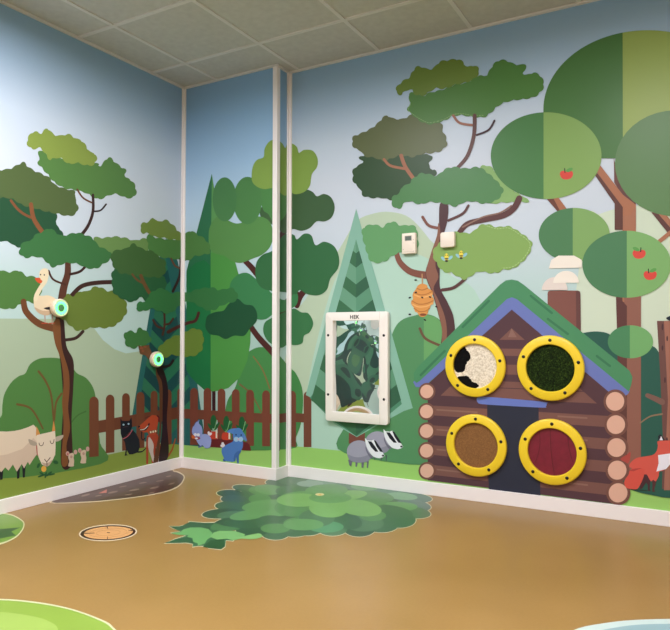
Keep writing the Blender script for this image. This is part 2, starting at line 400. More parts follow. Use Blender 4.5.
# left fence
f = Fig('painted_fence', 'brown picket fence painted behind the black cat and red-brown dog', 'fence')
f.poly('rail', '6a3a20', 'px', '92 421.8 184 406 184 417.5 92 434.2', False)
for xl, xr, yt, yb in ((312, 345, 478, 690), (370, 400, 471, 676), (427, 454, 466, 668), (477, 505, 462, 660), (527, 551, 458, 655), (577, 600, 454, 648), (620, 640, 450, 640)):
    c, r = (xl+xr)/2, (xr-xl)/2
    P = ell(c, yt+r*1.2, r, r*1.2, n=14, a0=0, a1=180)+[(xl, yb), (xr, yb-3)]
    f.add('picket', '6f3e22', tess(pts('LB', P)))
f.end()
# goose
f = Fig('painted_goose', 'cream goose with orange beak painted standing on the tree branch', 'goose')
f.lines('leg', 'b3948a', 'GO', ['222 488 226 562', '290 488 288 562'], 11, 9)
f.lines('foot', 'b5492f', 'GO', ['195 570 245 568', '262 570 308 568'], 9)
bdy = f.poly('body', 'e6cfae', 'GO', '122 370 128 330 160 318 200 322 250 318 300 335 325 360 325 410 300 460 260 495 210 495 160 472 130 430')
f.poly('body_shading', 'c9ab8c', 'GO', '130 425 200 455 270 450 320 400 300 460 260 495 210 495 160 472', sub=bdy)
f.poly('neck', 'ead6b4', 'GO', '122 360 127 320 142 285 168 240 190 205 178 180 172 140 178 102 205 77 245 80 257 120 250 172 235 212 205 250 183 292 165 325 150 370')
f.poly('wing_tip', '2a2422', 'GO', '213 434 245 424 278 424 278 446 240 447')
f.poly('beak', 'd2552a', 'GO', '132 168 152 160 178 162 186 178 200 188 192 206 172 210 152 196', label='orange beak')
f.ovals('eye', '2a2422', 'GO', [(184, 132, 6, 7), (217, 134, 6, 7)])
f.end()
# goat
f = Fig('painted_goat', 'shaggy white goat with orange horns, painted nibbling a plant on the left wall', 'goat')
f.poly('leg', '1b1a1c', 'SH', '150 490 182 480 172 615 152 618', False)
f.poly('leg', '1b1a1c', 'SH', '198 500 230 500 222 606 204 608', False)
f.poly('leg', '1b1a1c', 'SH', '-8 540 28 535 22 625 0 630', False)
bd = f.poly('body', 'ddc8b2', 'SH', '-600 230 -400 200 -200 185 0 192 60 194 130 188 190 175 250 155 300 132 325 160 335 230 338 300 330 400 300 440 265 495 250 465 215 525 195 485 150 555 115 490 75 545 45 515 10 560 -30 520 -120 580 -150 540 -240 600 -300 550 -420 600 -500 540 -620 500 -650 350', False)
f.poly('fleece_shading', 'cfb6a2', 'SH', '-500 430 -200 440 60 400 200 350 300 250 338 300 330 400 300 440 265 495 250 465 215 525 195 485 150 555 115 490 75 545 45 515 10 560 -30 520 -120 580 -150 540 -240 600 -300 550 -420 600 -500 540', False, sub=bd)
f.poly('collar', 'a63a34', 'SH', '325 312 334 330 344 405 330 398')
f.poly('horn', 'c98a48', 'SH', '322 235 326 145 345 180 360 218', False, label='orange left-hand horn beside the back')
f.poly('horn', 'c98a48', 'SH', '466 196 480 98 493 150 497 192', False)
f.poly('ear', 'a99a8a', 'SH', '256 262 300 278 330 298 322 320 285 318 264 300')
f.poly('ear', 'b5a797', 'SH', '497 246 540 230 570 226 556 260 520 282 498 280')
hd = f.poly('head', 'e2cfba', 'SH', '328 226 400 209 494 188 498 240 499 330 496 400 472 452 440 498 402 504 376 490 352 440 338 398 332 300', False)
f.poly('muzzle_shading', 'bca490', 'SH', '376 470 420 480 470 450 440 500 402 505', sub=hd)
f.lines('eyelid', '4a2a22', 'SH', ['350 297 355 315 371 322 385 312 390 292', '450 277 455 295 468 303 480 292 485 265'], 6)
f.lines('nostril_line', '4a2a22', 'SH', ['400 443 420 463 450 428', '420 463 422 500'], 7)
f.end()
f = Fig('painted_flower', 'yellow bud with dark green leaves painted under the goat\'s mouth', 'plant')
f.ovals('leaf', '26552c', 'SH', [(375, 590, 40, 9, -20), (410, 585, 9, 30, 12), (440, 575, 34, 10, -40), (460, 580, 36, 8, -10), (380, 575, 30, 8, 30), (345, 500, 12, 24, 25), (500, 470, 24, 16, 20)])
f.oval('bud', 'd9a445', 'SH', 393, 530, 23, 27)
f.end()
# mice
for i, (dx, dy, lb) in enumerate(((0, 0, 'small pale pink mouse painted beside the big tree trunk, nearer the goat'), (163, -42, 'small pale pink mouse painted before the fence end, farther from the goat'))):
    f = Fig('painted_mouse', lb, 'mouse')
    f.ovals('ear', 'c59c90', 'MI', [(100+dx, 182+dy, 24, 32), (205+dx, 162+dy, 24, 32)])
    f.ovals('inner_ear', 'b4605e' if i == 0 else 'b98078', 'MI', [(102+dx, 188+dy, 12, 18)])
    q = ' '.join(str(a+(dx if j % 2 == 0 else dy)) for j, a in enumerate([112, 352, 112, 320, 122, 285, 110, 245, 110, 215, 135, 180, 172, 175, 186, 200, 180, 235, 188, 280, 184, 320, 178, 352]))
    f.poly('body', 'cdb49c', 'MI', q)
    f.ovals('snout', 'b58a80', 'MI', [(150+dx, 225+dy, 16, 20)])
    f.end()
# cat
f = Fig('painted_cat', 'black sitting cat with pink collar painted in front of the fence', 'cat')
f.line('tail', '101014', 'CD', '250 468 290 462 325 430', 14, 7)
f.poly('body', '17181c', 'CD', '105 335 130 333 180 290 198 262 235 305 262 355 268 420 252 470 205 488 172 490 150 452 147 488 162 496 130 502 142 440 132 380', False)
f.poly('head', '101114', 'CD', '92 165 106 186 135 189 174 186 191 155 197 200 196 245 178 285 135 328 105 338 95 300', False)
f.line('collar', 'b85a64', 'CD', '115 350 150 332 180 300 199 268', 7, label='pink collar')
f.ovals('eye', '9fb8c8', 'CD', [(120, 222, 9, 8), (165, 215, 9, 8)])
f.line('snout', '46343c', 'CD', '115 248 140 240 162 240', 4)
f.end()
# dog
f = Fig('painted_dog', 'red-brown seated dog with spotted collar painted by the corner, grinning', 'dog')
f.line('tail', 'a34f20', 'CD', '588 350 572 400 556 450 520 505', 9, 18)
f.line('paw', '1c1416', 'CD', '283 290 283 340 295 360 312 345', 10)
bd = f.poly('body', 'a8401f', 'CD', '332 320 425 305 446 370 453 440 450 540 442 562 415 566 385 570 372 560 376 500 345 440 342 575 325 580 323 440 325 370', False)
f.poly('chest', 'cbb8ae', 'CD', '342 352 355 335 385 380 392 420 388 470 402 560 386 560 362 490 342 425', sub=bd)
f.poly('chest', 'b8a8a8', 'CD', '412 422 437 470 443 560 415 560', False, sub=bd)
f.line('leg_line', '6a2418', 'CD', '405 420 408 500 412 562', 4, sub=bd)
f.poly('ear', '5a1a14', 'CD', '421 138 438 145 455 180 452 204 434 190', label='dark brown ear')
hd = f.poly('head', 'b34722', 'CD', '252 240 290 210 325 178 350 155 378 135 410 138 432 160 430 215 415 270 412 308 352 322 335 290 300 292 275 268', False)
f.line('mouth', '2c1214', 'CD', '270 265 312 268 335 245 350 215', 14, sub=hd)
f.line('teeth', 'e6dcd0', 'CD', '270 268 308 262 340 232', 6, sub=hd)
f.oval('nose', '1c1416', 'CD', 260, 240, 10, 9, sub=hd)
f.line('brow', '5a1a14', 'CD', '312 165 335 152 355 150', 5, sub=hd)
f.line('collar', '8a5230', 'CD', '355 292 415 277', 24, smooth=False)
f.ovals('collar_stud', 'e8d8b8', 'CD', [(365, 289, 7, 10), (387, 285, 7, 10), (408, 280, 7, 10)])
f.end()

# left wall beyond the frame (seen in the wavy mirror)
def lw(f, name, colour, P, smooth=True):
    """P: (distance from the corner, height) in metres on the left wall"""
    if smooth: P = cat(P)
    LAYER['wall'] += 1; off = .0004+STEP*LAYER['wall']
    V, Fc = [], []
    for t in tess(P):
        q = [Vector((off, -a, z)) for a, z in t]
        if (q[1]-q[0]).cross(q[2]-q[0]).x < 0: q.reverse()
        k = len(V); V += q; Fc.append([k, k+1, k+2])
    f.parts.append([name, vinyl(colour), V, Fc, None, None])
def blob(cx, cz, rx, rz, n=12, k=.12, seed=0):
    R = random.Random(seed); return [(cx+rx*math.cos(2*math.pi*i/n)*(1+R.uniform(-k, k)), cz+rz*math.sin(2*math.pi*i/n)*(1+R.uniform(-k, k))) for i in range(n)]
for j, (c0, cols, lb) in enumerate(((2.15, ('1f4a38', '2f5f48', '17392f', '3a6b50'), 'large dark green tree painted on the left wall, reflected in the wavy mirror'),
                                (3.25, ('24493f', '1b3a38', '2f6048', '3f6f44'), 'far dark tree painted on the left wall behind the photographer'))):
    f = Fig('painted_umbrella_tree', lb, 'tree')
    lw(f, 'trunk', '3b2018', [(c0-.05, .2), (c0+.05, .2), (c0+.03, .8), (c0+.07, 1.4), (c0-.02, 1.5), (c0-.05, .8)])
    lw(f, 'undergrowth', ('17352f', '1c3f3c')[j], blob(c0, .6, .56, .38, seed=3+j))
    for i, (dx, z, rx, rz) in enumerate(((-.22, .85, .36, .18), (.34, .9, .38, .2), (0, .6, .52, .22), (.1, 1.02, .42, .12), (-.3, 1.1, .2, .1), (.3, .45, .34, .16))):
        lw(f, 'crown', cols[i % 4], blob(c0+dx, z, rx, rz, seed=i+7*j))
        lw(f, 'crown_highlight', cols[(i+1) % 4] if i > 1 else 'a3bfc2', blob(c0+dx+.05, z+.02, rx*.6, rz*.5, seed=i+17*j))
    f.end()

# ================================================================== MURAL FIGURES, BACK WALL, COLUMN RETURN AND RIGHT WALL
f = Fig('painted_conifer', 'narrow dark green pointed conifer painted behind the leafy tree, left of the column', 'tree')
f.poly('foliage', '2b6a44', 'BB', '147 -22 143 400 143 660 58 660 58 320 95 180', False)
f.poly('foliage', '5a9350', 'BB', '147 -22 160 60 190 180 235 330 255 420 255 660 143 660 143 400', False, label='lighter right half of the conifer')
f.end()
f = Fig('painted_bush', 'round green bush painted behind the picket fence across the column corner', 'bush')
f.poly('foliage', '468446', 'BC', '185 410 192 300 203 245 222 215 236 180 240 140 262 90 298 64 335 62 380 88 415 128 440 150 462 200 466 260 458 330 440 378 425 415')
f.line('twig', '80683a', 'BC', '292 92 325 140 350 205', 4, 5)
f.line('twig', '75603a', 'BC', '245 190 285 225 322 290', 6, 4)
f.end()
f = Fig('painted_lollipop_tree', 'egg-shaped two-tone green tree painted above the carrots', 'tree')
f.poly('trunk', '3a1815', 'BC', '148 200 160 200 160 285 148 285', False)
f.poly('crown', '1f6e3c', 'BB', '143 300 143 740 120 734 95 712 72 688 58 665 58 320 90 290 120 280', False, label='dark left half of the crown')
f.poly('crown', '4c8f40', 'BB', '143 255 190 240 222 262 238 320 258 380 276 450 283 520 282 570 272 630 246 690 205 728 170 738 143 740', False, label='light right half of the crown')
f.end()
f = Fig('painted_leafy_tree', 'big bubble-crowned green tree with reddish trunk painted around the column', 'tree')
f.lines('branch', '4b2118', 'BB', ['265 285 285 305 310 335', '275 500 310 550 368 612', '445 440 455 410 470 388'], 18, 22)
f.line('trunk', '49201a', 'BC', '372 415 368 250 372 80 388 -40 410 -100 448 -125', 26, 18)
f.line('branch', '49201a', 'BC', '385 -310 405 -370', 22)
crown(f, '3f5d36', 'BB', '315 100 335 90 380 62 425 44 445 42 475 33 500 42 515 57 540 49 565 62 577 95 567 130 542 145 514 145 490 168 460 178 430 172 400 187 360 157 335 150 318 130')
f.poly('crown', '578947', 'BB', '136 215 140 165 165 130 200 140 230 152 255 148 290 130 325 130 352 150 362 195 350 235 322 262 290 275 250 290 218 284 190 265 160 258 143 245')
crown(f, '4c8343', 'BB', '310 20 400 20 408 100 395 135 365 150 345 120 325 100')
f.oval('crown', '4c8044', 'BB', 272, 72, 50, 83)
f.oval('crown', '487c45', 'BB', 192, 68, 42, 77)
crown(f, '3b7d4a', 'BB', '210 405 213 360 238 332 270 325 300 345 340 380 362 400 400 420 440 395 449 412 440 440 400 460 362 470 335 487 300 485 270 455 232 432')
crown(f, '33673a', 'BB', '300 335 303 290 325 262 362 245 390 200 412 188 435 193 445 208 470 188 495 194 510 228 540 216 575 232 592 270 588 310 562 345 550 383 522 403 482 400 455 385 440 400 400 392 370 390 330 382 308 362')
crown(f, '3a7243', 'BB', '327 530 332 500 352 485 400 462 435 450 460 463 485 467 502 500 490 532 470 545 464 570 440 578 412 575 390 587 362 577 340 560')
crown(f, '1f4e2e', 'BB', '125 500 132 475 160 462 188 457 205 435 235 415 262 435 290 440 305 465 303 495 280 520 260 545 225 545 195 557 170 545 142 540 127 522')
f.poly('crown', '83a048', 'BA', '287 490 290 445 305 420 328 410 332 380 350 354 372 350 392 362 402 378 410 366 428 363 445 375 452 395 470 385 500 388 517 415 515 445 497 470 490 510 470 532 440 540 420 533 400 545 365 520 330 522 303 512', label='lime green topmost crown')
f.end()
# corner tree
f = Fig('painted_umbrella_tree', 'smaller flat-crowned tree with dark winding trunk painted at the corner beside the red-brown dog', 'tree')
crown(f, '2a5a34', 'LB', '395 35 392 90 400 118 440 142 470 145 490 130 520 150 562 150 575 60 450 30')
crown(f, '4f7c3e', 'LA', '515 400 540 410 570 416 600 418 630 415 655 395 670 388 690 400 715 415 735 440 735 465 710 472 680 478 660 492 640 492 600 485 560 480 530 465 518 445')
crown(f, '71863a', 'LA', '490 378 500 360 520 356 536 342 552 356 580 350 605 368 620 385 634 402 634 418 600 418 570 412 540 408 518 396 500 397')
f.line('branch', '331b14', 'LA', '632 485 628 545 604 600', 9)
f.line('branch', '6b452c', 'LA', '598 485 612 510 632 520', 6)
crown(f, '40602f', 'LA', '390 465 410 455 440 450 465 433 490 447 510 455 540 462 555 480 572 487 580 510 575 538 560 550 530 550 490 548 450 540 418 535 395 510 388 485')
f.line('branch', '6b4a28', 'LA', '462 540 480 560 505 573', 7)
f.line('branch', '6b4a28', 'LA', '492 545 505 575 522 605', 12)
f.lines('branch', '4a2a1c', 'LB', ['535 210 550 232 572 240', '605 205 592 222 574 226', '574 175 575 230 568 262'], 7)
f.line('branch', '4a2418', 'LB', '588 252 620 235 660 220 685 212 696 185', 12, 10)
crown(f, '37703c', 'LB', '475 165 490 145 510 145 522 120 548 103 572 100 595 115 625 112 655 115 690 103 725 97 750 98 770 105 810 98 830 115 830 140 805 150 775 160 750 175 725 175 695 160 665 145 635 155 610 175 590 187 560 180 530 170 505 178 485 178')
f.poly('branch', '6b4526', 'KX', '165 130 200 140 235 120 270 130 300 125 305 160 330 215 330 310 300 310 250 255 190 240 175 190')
f.ovals('bark_texture', '8a4a2c', 'KX', [(205, 165, 22, 14), (250, 150, 20, 12), (222, 200, 16, 18)])
crown(f, '3f7038', 'LB', '435 280 436 255 455 248 472 253 487 238 505 245 520 260 528 278 515 295 490 300 468 309 445 302')
crown(f, '6a8030', 'LB', '550 320 560 300 578 285 600 270 625 262 650 250 680 240 700 245 712 262 712 290 705 318 680 335 640 338 605 332 575 342 555 338')
f.line('branch', '2a1410', 'LB', '560 375 590 370 605 352', 9)
tr = f.poly('trunk', '2a120e', 'LB', '545 368 562 368 580 410 588 470 583 560 590 660 582 700 555 708 566 600 568 500 566 430 550 395')
f.poly('bark_highlight', '5e371c', 'LB', '545 368 550 395 566 430 568 500 562 600 552 708 535 712 556 600 557 500 556 440 546 405', sub=tr)
f.end()
# fence
f = Fig('painted_fence', 'brown picket fence painted behind the rabbits and round the column', 'fence')
f.poly('rail', '70402b', 'px', '181 408.6 276.5 414.2 288 412.6 309 413.8 309 422.8 288 421.5 276.5 423.5 181 418.2', False)
for c, yt in ((85, 203), (132, 203), (181, 205), (231, 207), (281, 209), (337, 211), (428, 213), (482, 215)):
    r = 13.5
    f.add('picket', '763f2b' if c < 400 else '74432f', tess(pts('BC', ell(c, yt+r*1.2, r, r*1.2, n=14, a0=0, a1=180)+[(c-r, 400+c*.02), (c+r, 400+c*.02)])))
f.end()
# carrots and their bed
f = Fig('painted_carrot_bed', 'dark maroon strip of soil painted between the lavender and the blue rabbit', 'garden bed')
f.poly('soil', '64201d', 'RR', '228 304 330 306 430 314 530 326 560 338 580 352 594 385 595 411 528 408 330 385 225 378', False); f.end()
for i, (c, t, lb) in enumerate(((262, 0, 'carrot painted beside the lavender rabbit\'s tail'), (378, 8, 'carrot painted just behind the blue rabbit\'s ear, the middle one'), (518, 14, 'carrot painted behind the blue rabbit, only its leaves showing'))):
    f = Fig('painted_carrot', lb, 'carrot', None)
    if i < 2:
        rt = f.poly('root', 'c23f28', 'RR', [(c-40, 250+t), (c-15, 238+t), (c+28, 245+t), (c+32, 302+t), (c-40, 300+t)] )
        f.poly('highlight', 'e4d8c8', 'RR', [(c+16, 225+t), (c+30, 225+t), (c+31, 298+t), (c+16, 298+t)], False, sub=rt)
    f.ovals('leaf', '1f5a2e', 'RR', [(c-34, 195+t, 12, 38, -32), (c+28, 190+t, 12, 44, 32), (c-4, 150+t, 28, 62)])
    f.lines('leaf_vein', '7fae78', 'RR', [[(c-15, 232+t), (c+5, 215+t), (c+26, 135+t)]], 6)
    f.end()
# rabbits
f = Fig('painted_rabbit', 'lavender rabbit with orange nose painted left of the carrots', 'rabbit')
f.lines('foot', '5a6aa0', 'RR', ['125 378 150 370', '190 385 222 380'], 12)
f.poly('body', '98a5da', 'RR', '105 310 125 275 160 262 200 264 232 290 238 330 225 378 184 384 160 362 140 366 120 345')
f.poly('head', '909dd4', 'RR', '66 245 72 200 92 165 118 140 132 136 128 165 152 195 160 240 150 278 120 292 88 285')
f.line('ear', '4c5478', 'RR', '80 190 100 155 130 142', 6)
f.oval('muzzle', '8f3a50', 'RR', 112, 298, 28, 15)
f.ovals('nose', 'd0642c', 'RR', [(77, 286, 16, 17)])
f.ovals('eye', 'eae6ee', 'RR', [(95, 266, 14, 14), (122, 268, 14, 14), (105, 300, 14, 8)])
f.ovals('tail', 'e6dce4', 'RR', [(222, 262, 17, 12, 30), (215, 248, 10, 12), (235, 258, 10, 12)])
f.end()
f = Fig('painted_rabbit', 'bright blue rabbit with pale muzzle painted right of the carrots', 'rabbit')
f.ovals('foot', '33588f', 'RR', [(360, 495, 18, 12), (425, 500, 20, 11)])
f.poly('body', '4f7dc0', 'RR', '332 405 345 375 390 350 430 330 445 300 500 300 523 330 522 375 503 420 487 455 486 520 472 520 462 470 452 505 405 508 365 500 350 470 335 435')
f.poly('body_shading', '3f68a6', 'RR', '440 505 446 450 470 420 500 410 505 420 487 455 486 520 472 520 462 470 455 500')
f.poly('ear', '5684c4', 'RR', '380 245 400 222 440 210 485 213 470 240 440 262 415 252')
f.poly('ear', '5f84bd', 'RR', '528 250 548 282 560 322 535 314 518 285')
f.poly('head', '5080c2', 'RR', '435 260 450 222 480 205 510 220 532 262 530 302 508 334 470 336 443 320 434 290')
f.ovals('muzzle', '9ec2e2', 'RR', [(464, 308, 23, 22), (504, 308, 22, 22)])
f.ovals('nose', 'd8a4b4', 'RR', [(484, 308, 8, 8)])
f.ovals('eye', '20304c', 'RR', [(462, 268, 7, 7), (508, 270, 7, 7)])
f.ovals('tail', 'e6dce4', 'RR', [(336, 368, 16, 12, 30), (342, 348, 12, 14), (352, 362, 10, 12)])
f.end()
# big tree group right of the mirror
f = Fig('painted_bush', 'tall rounded green bush painted between the mirror panel and the log cabin', 'bush')
f.poly('foliage', '568c5c', 'px', '345 427 365 410 380 390 388 350 394 330 402 320 415 315.5 424 314 436 317 447 328 455 350 458 400 450 462 345 453')
f.poly('foliage', '6aa062', 'px', '424 314 436 317 447 328 455 350 458 400 424 400', False, label='lighter right half of the bush')
f.line('twig', '6d4e38', 'RD', '280 520 300 555 352 580', 9)
f.end()
f = Fig('painted_tree_stump', 'small brown stump painted behind the two badgers', 'tree stump')
f.poly('stump', '7a4638', 'BG', '88 108 128 132 160 160 205 140 241 120 240 215 85 225', False); f.end()
f = Fig('painted_conifer', 'pale green striped conifer painted behind the mirror panel', 'tree')
bd = f.poly('foliage', '86b39f', 'px', '356.4 208.8 306 395 312 398 335 424 357 437 380 424 404 411 413 408', False)
ins = f.add('inner_foliage', '4f8668', tess([(356.3, 239.5), (313, 394), (310, 398), (332, 420), (357, 436.5), (380, 422), (402, 404), (399.5, 394)]), sub=None)
ks = .28; up = .8; cen = [240, 253.3, 267.8, 284.4, 297.8, 313, 329, 345, 362, 380, 398, 417, 436]
for i in range(12):
    for sgn in (-1, 1):
        q = [(356.3, cen[i])]
        for y in (cen[i], cen[i+1]):
            x = ks*(y-239.5)/(1+ks*up); q.append((356.3+sgn*max(x, 0), y-up*max(x, 0)))
        q.append((356.3, cen[i+1]))
        if i == 0: q = [q[0], q[2], q[3]]
        if i % 2: f.add('stripe', '3d6a48' if sgn < 0 else '355f44', tess(q), sub=ins)
        else: f.add('stripe', '6a9a7c' if sgn < 0 else '5c8f70', tess(q), sub=ins)
f.end()
# badgers
for i, (dx, dy, lb) in enumerate(((176, -86, 'grey badger with striped head painted behind, nearer the cabin logs'), (0, 0, 'grey badger with striped head painted in front, under the mirror panel'))):
    f = Fig('painted_badger', lb, 'badger')
    def q(s): 
        v = [float(a) for a in s.split()]; return [(v[j]+dx, v[j+1]+dy) for j in range(0, len(v), 2)]
    if i: f.poly('leg', '6e6a78', 'BG', q('80 380 92 430 110 445 118 400 150 400 150 445 163 448 172 400 208 405 208 452 225 458 232 405 260 402 258 455 270 460 278 395 250 370 120 365'), False)
    else: f.lines('leg', '4c4a54', 'BG', ['338 350 335 380', '400 365 396 385', '446 340 444 390'], 12, 6)
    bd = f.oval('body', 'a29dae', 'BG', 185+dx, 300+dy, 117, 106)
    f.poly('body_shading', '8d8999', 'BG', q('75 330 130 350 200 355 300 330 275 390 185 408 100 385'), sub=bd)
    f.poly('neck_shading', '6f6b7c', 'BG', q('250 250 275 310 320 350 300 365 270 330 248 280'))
    hd = f.poly('head', 'ebe8ee', 'BG', q('243 180 262 192 300 196 340 198 420 325 426 345 400 360 370 364 320 347 280 300 255 250'))
    f.poly('face_stripe', '1d1d24', 'BG', q('268 202 303 205 340 255 370 303 340 302 300 260'), False, sub=hd)
    f.poly('face_stripe', '1d1d24', 'BG', q('326 192 345 198 392 268 415 308 386 302 350 250'), False, sub=hd)
    f.poly('ear', 'f0eef0', 'BG', q('243 172 262 198 255 214 246 200'))
    f.oval('nose', '24242c', 'BG', 414+dx, 340+dy, 12, 9)
    f.end()
# umbrella tree on the right wall
f = Fig('painted_umbrella_tree', 'tall flat-crowned tree with winding trunk painted above the log cabin\'s left roof slope', 'tree')
crown(f, '86ab66', 'RA', '525 490 560 478 600 520 640 560 700 600 665 602 600 604 555 600')
crown(f, '36502f', 'RA', '80 510 85 485 115 465 120 440 340 435 347 470 350 485 368 490 372 510 350 522 300 527 250 580 215 595 185 588 150 588 117 580 105 555 85 535')
crown(f, '626a42', 'RA', '78 390 85 372 110 362 145 345 170 325 185 308 202 300 220 310 255 312 280 300 300 298 340 322 390 325 394 350 408 380 408 405 385 425 350 432 320 435 290 445 250 440 215 450 190 460 160 448 122 442 110 425 85 412')
g = crown(f, '517f3a', 'RA', '275 230 290 220 325 232 345 222 400 208 440 192 480 185 518 160 540 163 555 150 570 125 590 108 615 107 640 118 665 123 688 122 678 152 690 158 715 150 740 165 749 195 735 220 705 238 635 248 595 262 565 288 540 305 500 305 465 299 430 302 400 318 350 330 315 318 290 298 272 280 282 255')
def dashes(f, colour, fr, p, sub, n=6, w=2.2):
    P = cat(pts(fr, p), False, 8); T = []
    for i in range(0, len(P)-1, 2): T += stroke_tris([P[i], P[i+1]], w/3.5, w/3.5, False)
    f.add('stitching', colour, T, sub=sub, label='pale dashed outline')
dashes(f, '86a868', 'RA', '282 258 275 280 292 296 318 313 350 325 400 313 430 297 465 294 500 300 540 299', g)
crown(f, '6c8434', 'RA', '232 215 235 200 255 180 280 165 290 145 310 128 345 138 365 132 385 112 410 107 445 103 465 112 480 130 500 125 518 132 522 150 508 168 480 183 440 192 400 206 370 205 345 220 325 230 300 226 285 210 265 213 248 228')
f.line('branch', 'a56c4c', 'RA', '190 453 212 475 262 486', 9)
f.line('branch', 'a46a4b', 'RA', '250 440 265 480 300 530', 13)
f.line('branch', '9a6650', 'RA', '432 300 455 326 502 334', 9)
f.line('branch', '3f2428', 'RA', '576 318 556 350 514 368', 7)
f.line('branch', '5f3c32', 'RA', '507 300 504 370 482 440 445 485', 14, 12)
f.line('branch', '7f5144', 'RD', '290 130 312 160 355 170', 10)
f.line('branch', '5c3834', 'RD', '450 90 430 118 380 142', 9)
f.line('branch', '5c3834', 'RD', '415 190 445 155 500 140 570 125 608 100 628 65', 18, 22)
f.line('branch', '8c6a5a', 'RD', '430 165 500 130 560 115 600 90', 5)
f.line('branch', '80503f', 'RD', '198 255 212 290 250 322 312 335', 17, 26)
f.line('branch', '5a3834', 'RD', '358 385 400 376 440 345', 11)
tr = f.poly('trunk', '513434', 'RD', '320 260 345 180 350 85 378 85 377 140 362 200 352 280 350 330 352 380 378 430 400 490 402 600 355 600 358 530 345 470 325 400 300 330')
f.poly('bark_highlight', '8a5c4a', 'RD', '345 150 340 195 318 260 302 332 328 400 346 470 358 530 355 600 366 600 375 540 368 480 345 420 328 380 345 340 335 300 340 250 352 190', sub=tr)
crown(f, '649a62', 'RD', '85 165 120 156 150 165 170 150 190 147 215 160 245 158 268 168 272 200 272 240 230 250 190 262 160 284 130 290 105 280 88 230 78 190')
g = crown(f, '84a558', 'RD', '325 260 335 235 355 215 372 195 405 182 440 186 465 182 490 160 515 155 550 165 590 162 625 180 665 210 672 235 650 275 610 308 570 315 550 325 520 325 490 320 460 335 440 348 420 342 390 325 362 320 338 290')
dashes(f, 'aac486', 'RD', '515 161 550 171 590 168 622 186 658 212 665 235 645 271 608 302 570 309', g)
crown(f, '52834e', 'RA', '215 600 225 580 245 570 252 550 275 540 292 520 320 502 345 505 375 510 400 490 430 480 480 485 520 480 545 495 575 520 605 555 600 580 575 600 540 608 500 600 465 605 440 618 400 608 350 602 315 610 270 600 245 625 225 620')
f.end()
# beehive and bees
f = Fig('painted_beehive', 'orange ridged beehive painted hanging from the tree branch by a string', 'beehive')
f.line('string', 'b98e62', 'HV', '172 310 174 375', 7)
hv = f.poly('hive', 'd8934c', 'HV', '145 382 165 371 180 370 203 380 208 398 230 410 240 432 234 448 245 465 243 488 228 502 222 520 212 535 208 555 195 572 175 580 155 572 142 552 128 545 120 522 105 500 104 482 115 465 112 440 122 420 132 405')
f.lines('ridge', 'b9743a', 'HV', ['120 425 160 440 200 436 236 418', '108 478 150 498 200 495 243 476', '122 525 155 545 195 542 218 525', '140 400 172 410 208 398'], 7, sub=hv)
f.lines('ridge', 'e8ab68', 'HV', ['125 440 165 455 205 450 235 436', '112 500 150 516 200 512 240 494'], 8, sub=hv)
f.ovals('entrance', '8a4a2a', 'HV', [(178, 565, 22, 8)], sub=hv)
f.ovals('small_bee', '22201c', 'HV', [(133, 425, 8, 5, -20), (173, 457, 8, 5, 30), (222, 454, 8, 5, 30), (132, 347, 9, 5, 0), (95, 458, 9, 5, -20), (95, 563, 9, 5, 0), (190, 598, 9, 5, 30), (262, 515, 9, 5, 30)])
f.end()
for i, (cx, cy, lb) in enumerate(((326, 205, 'small yellow striped bee painted below the white square box'), (418, 187, 'small yellow striped bee painted on the leaf, the one farther from the beehive'))):
    f = Fig('painted_bee', lb, 'bee')
    f.ovals('wing', '8fc0cc', 'HV', [(cx-20, cy+8, 18, 9, 40), (cx+24, cy+2, 18, 9, -40)])
    bd = f.oval('body', 'e8cf48', 'HV', cx, cy, 13, 26)
    f.ovals('stripe', '33302a', 'HV', [(cx, cy+8, 13, 4), (cx, cy+22, 10, 7)], sub=bd)
    f.ovals('eye', '33302a', 'HV', [(cx-5, cy-14, 3, 3), (cx+6, cy-14, 3, 3)], sub=bd)
    f.end()
# dark undergrowth behind the cabin and fox
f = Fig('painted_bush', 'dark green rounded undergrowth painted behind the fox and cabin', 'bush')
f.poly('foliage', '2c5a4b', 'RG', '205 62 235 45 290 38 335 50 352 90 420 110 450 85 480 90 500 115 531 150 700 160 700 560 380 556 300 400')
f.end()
# back apple trees
f = Fig('painted_apple_tree', 'huge round-crowned tree painted at the far right top, two-tone with forked trunk', 'tree')
f.poly('branch', '6a4034', 'AP', '358 280 400 460 400 500 372 420 360 400', False)
f.poly('branch', 'a86f50', 'AP', '540 545 600 545 660 610 720 560 760 560 700 650 740 700 740 760 700 760 700 720 640 660', False)
f.poly('branch', '5f3a30', 'AP', '540 545 570 548 650 640 672 700 640 670', False)
f.line('branch', 'a86f50', 'RC', '628 285 690 235', 14)
f.add('crown', '4a763a', tess([p for p in ell(648, 110, 104.5, 79.5, n=80, a0=90, a1=212)]+[(600, 158.5), (623, 158.5)]), label='dark left half of the big crown')
f.add('crown', '98ab56', tess([(623, 158.5)]+[p for p in ell(648, 110, 104.5, 79.5, n=80, a0=-40, a1=104)]), label='light right half of the big crown')
f.end()
f = Fig('painted_apple_tree', 'apple tree with three oval two-tone crowns and red apples painted beside the cabin chimney', 'tree')
tr = f.poly('trunk', '613c34', 'px', '614.8 198 622.5 208 622.5 250 618 296 617.5 320 617.8 470 640 470 640 296 636 296 636 200 622.5 160', False)
f.poly('bark_light', 'a46c50', 'AP', '400 520 465 505 465 980 400 980', False, sub=tr)
f.poly('bark_light', '8f5e4e', 'px', '624 296 641 296 641 470 627 470 627 340', False, sub=tr)
f.poly('bark_shadow', '5f3a34', 'px', '616 297 619 297 627 306 627 345 617.5 345', False, sub=tr)
f.poly('branch', 'a86c4c', 'AP', '262 330 285 308 402 460 465 508 440 560 400 560 400 530', False)
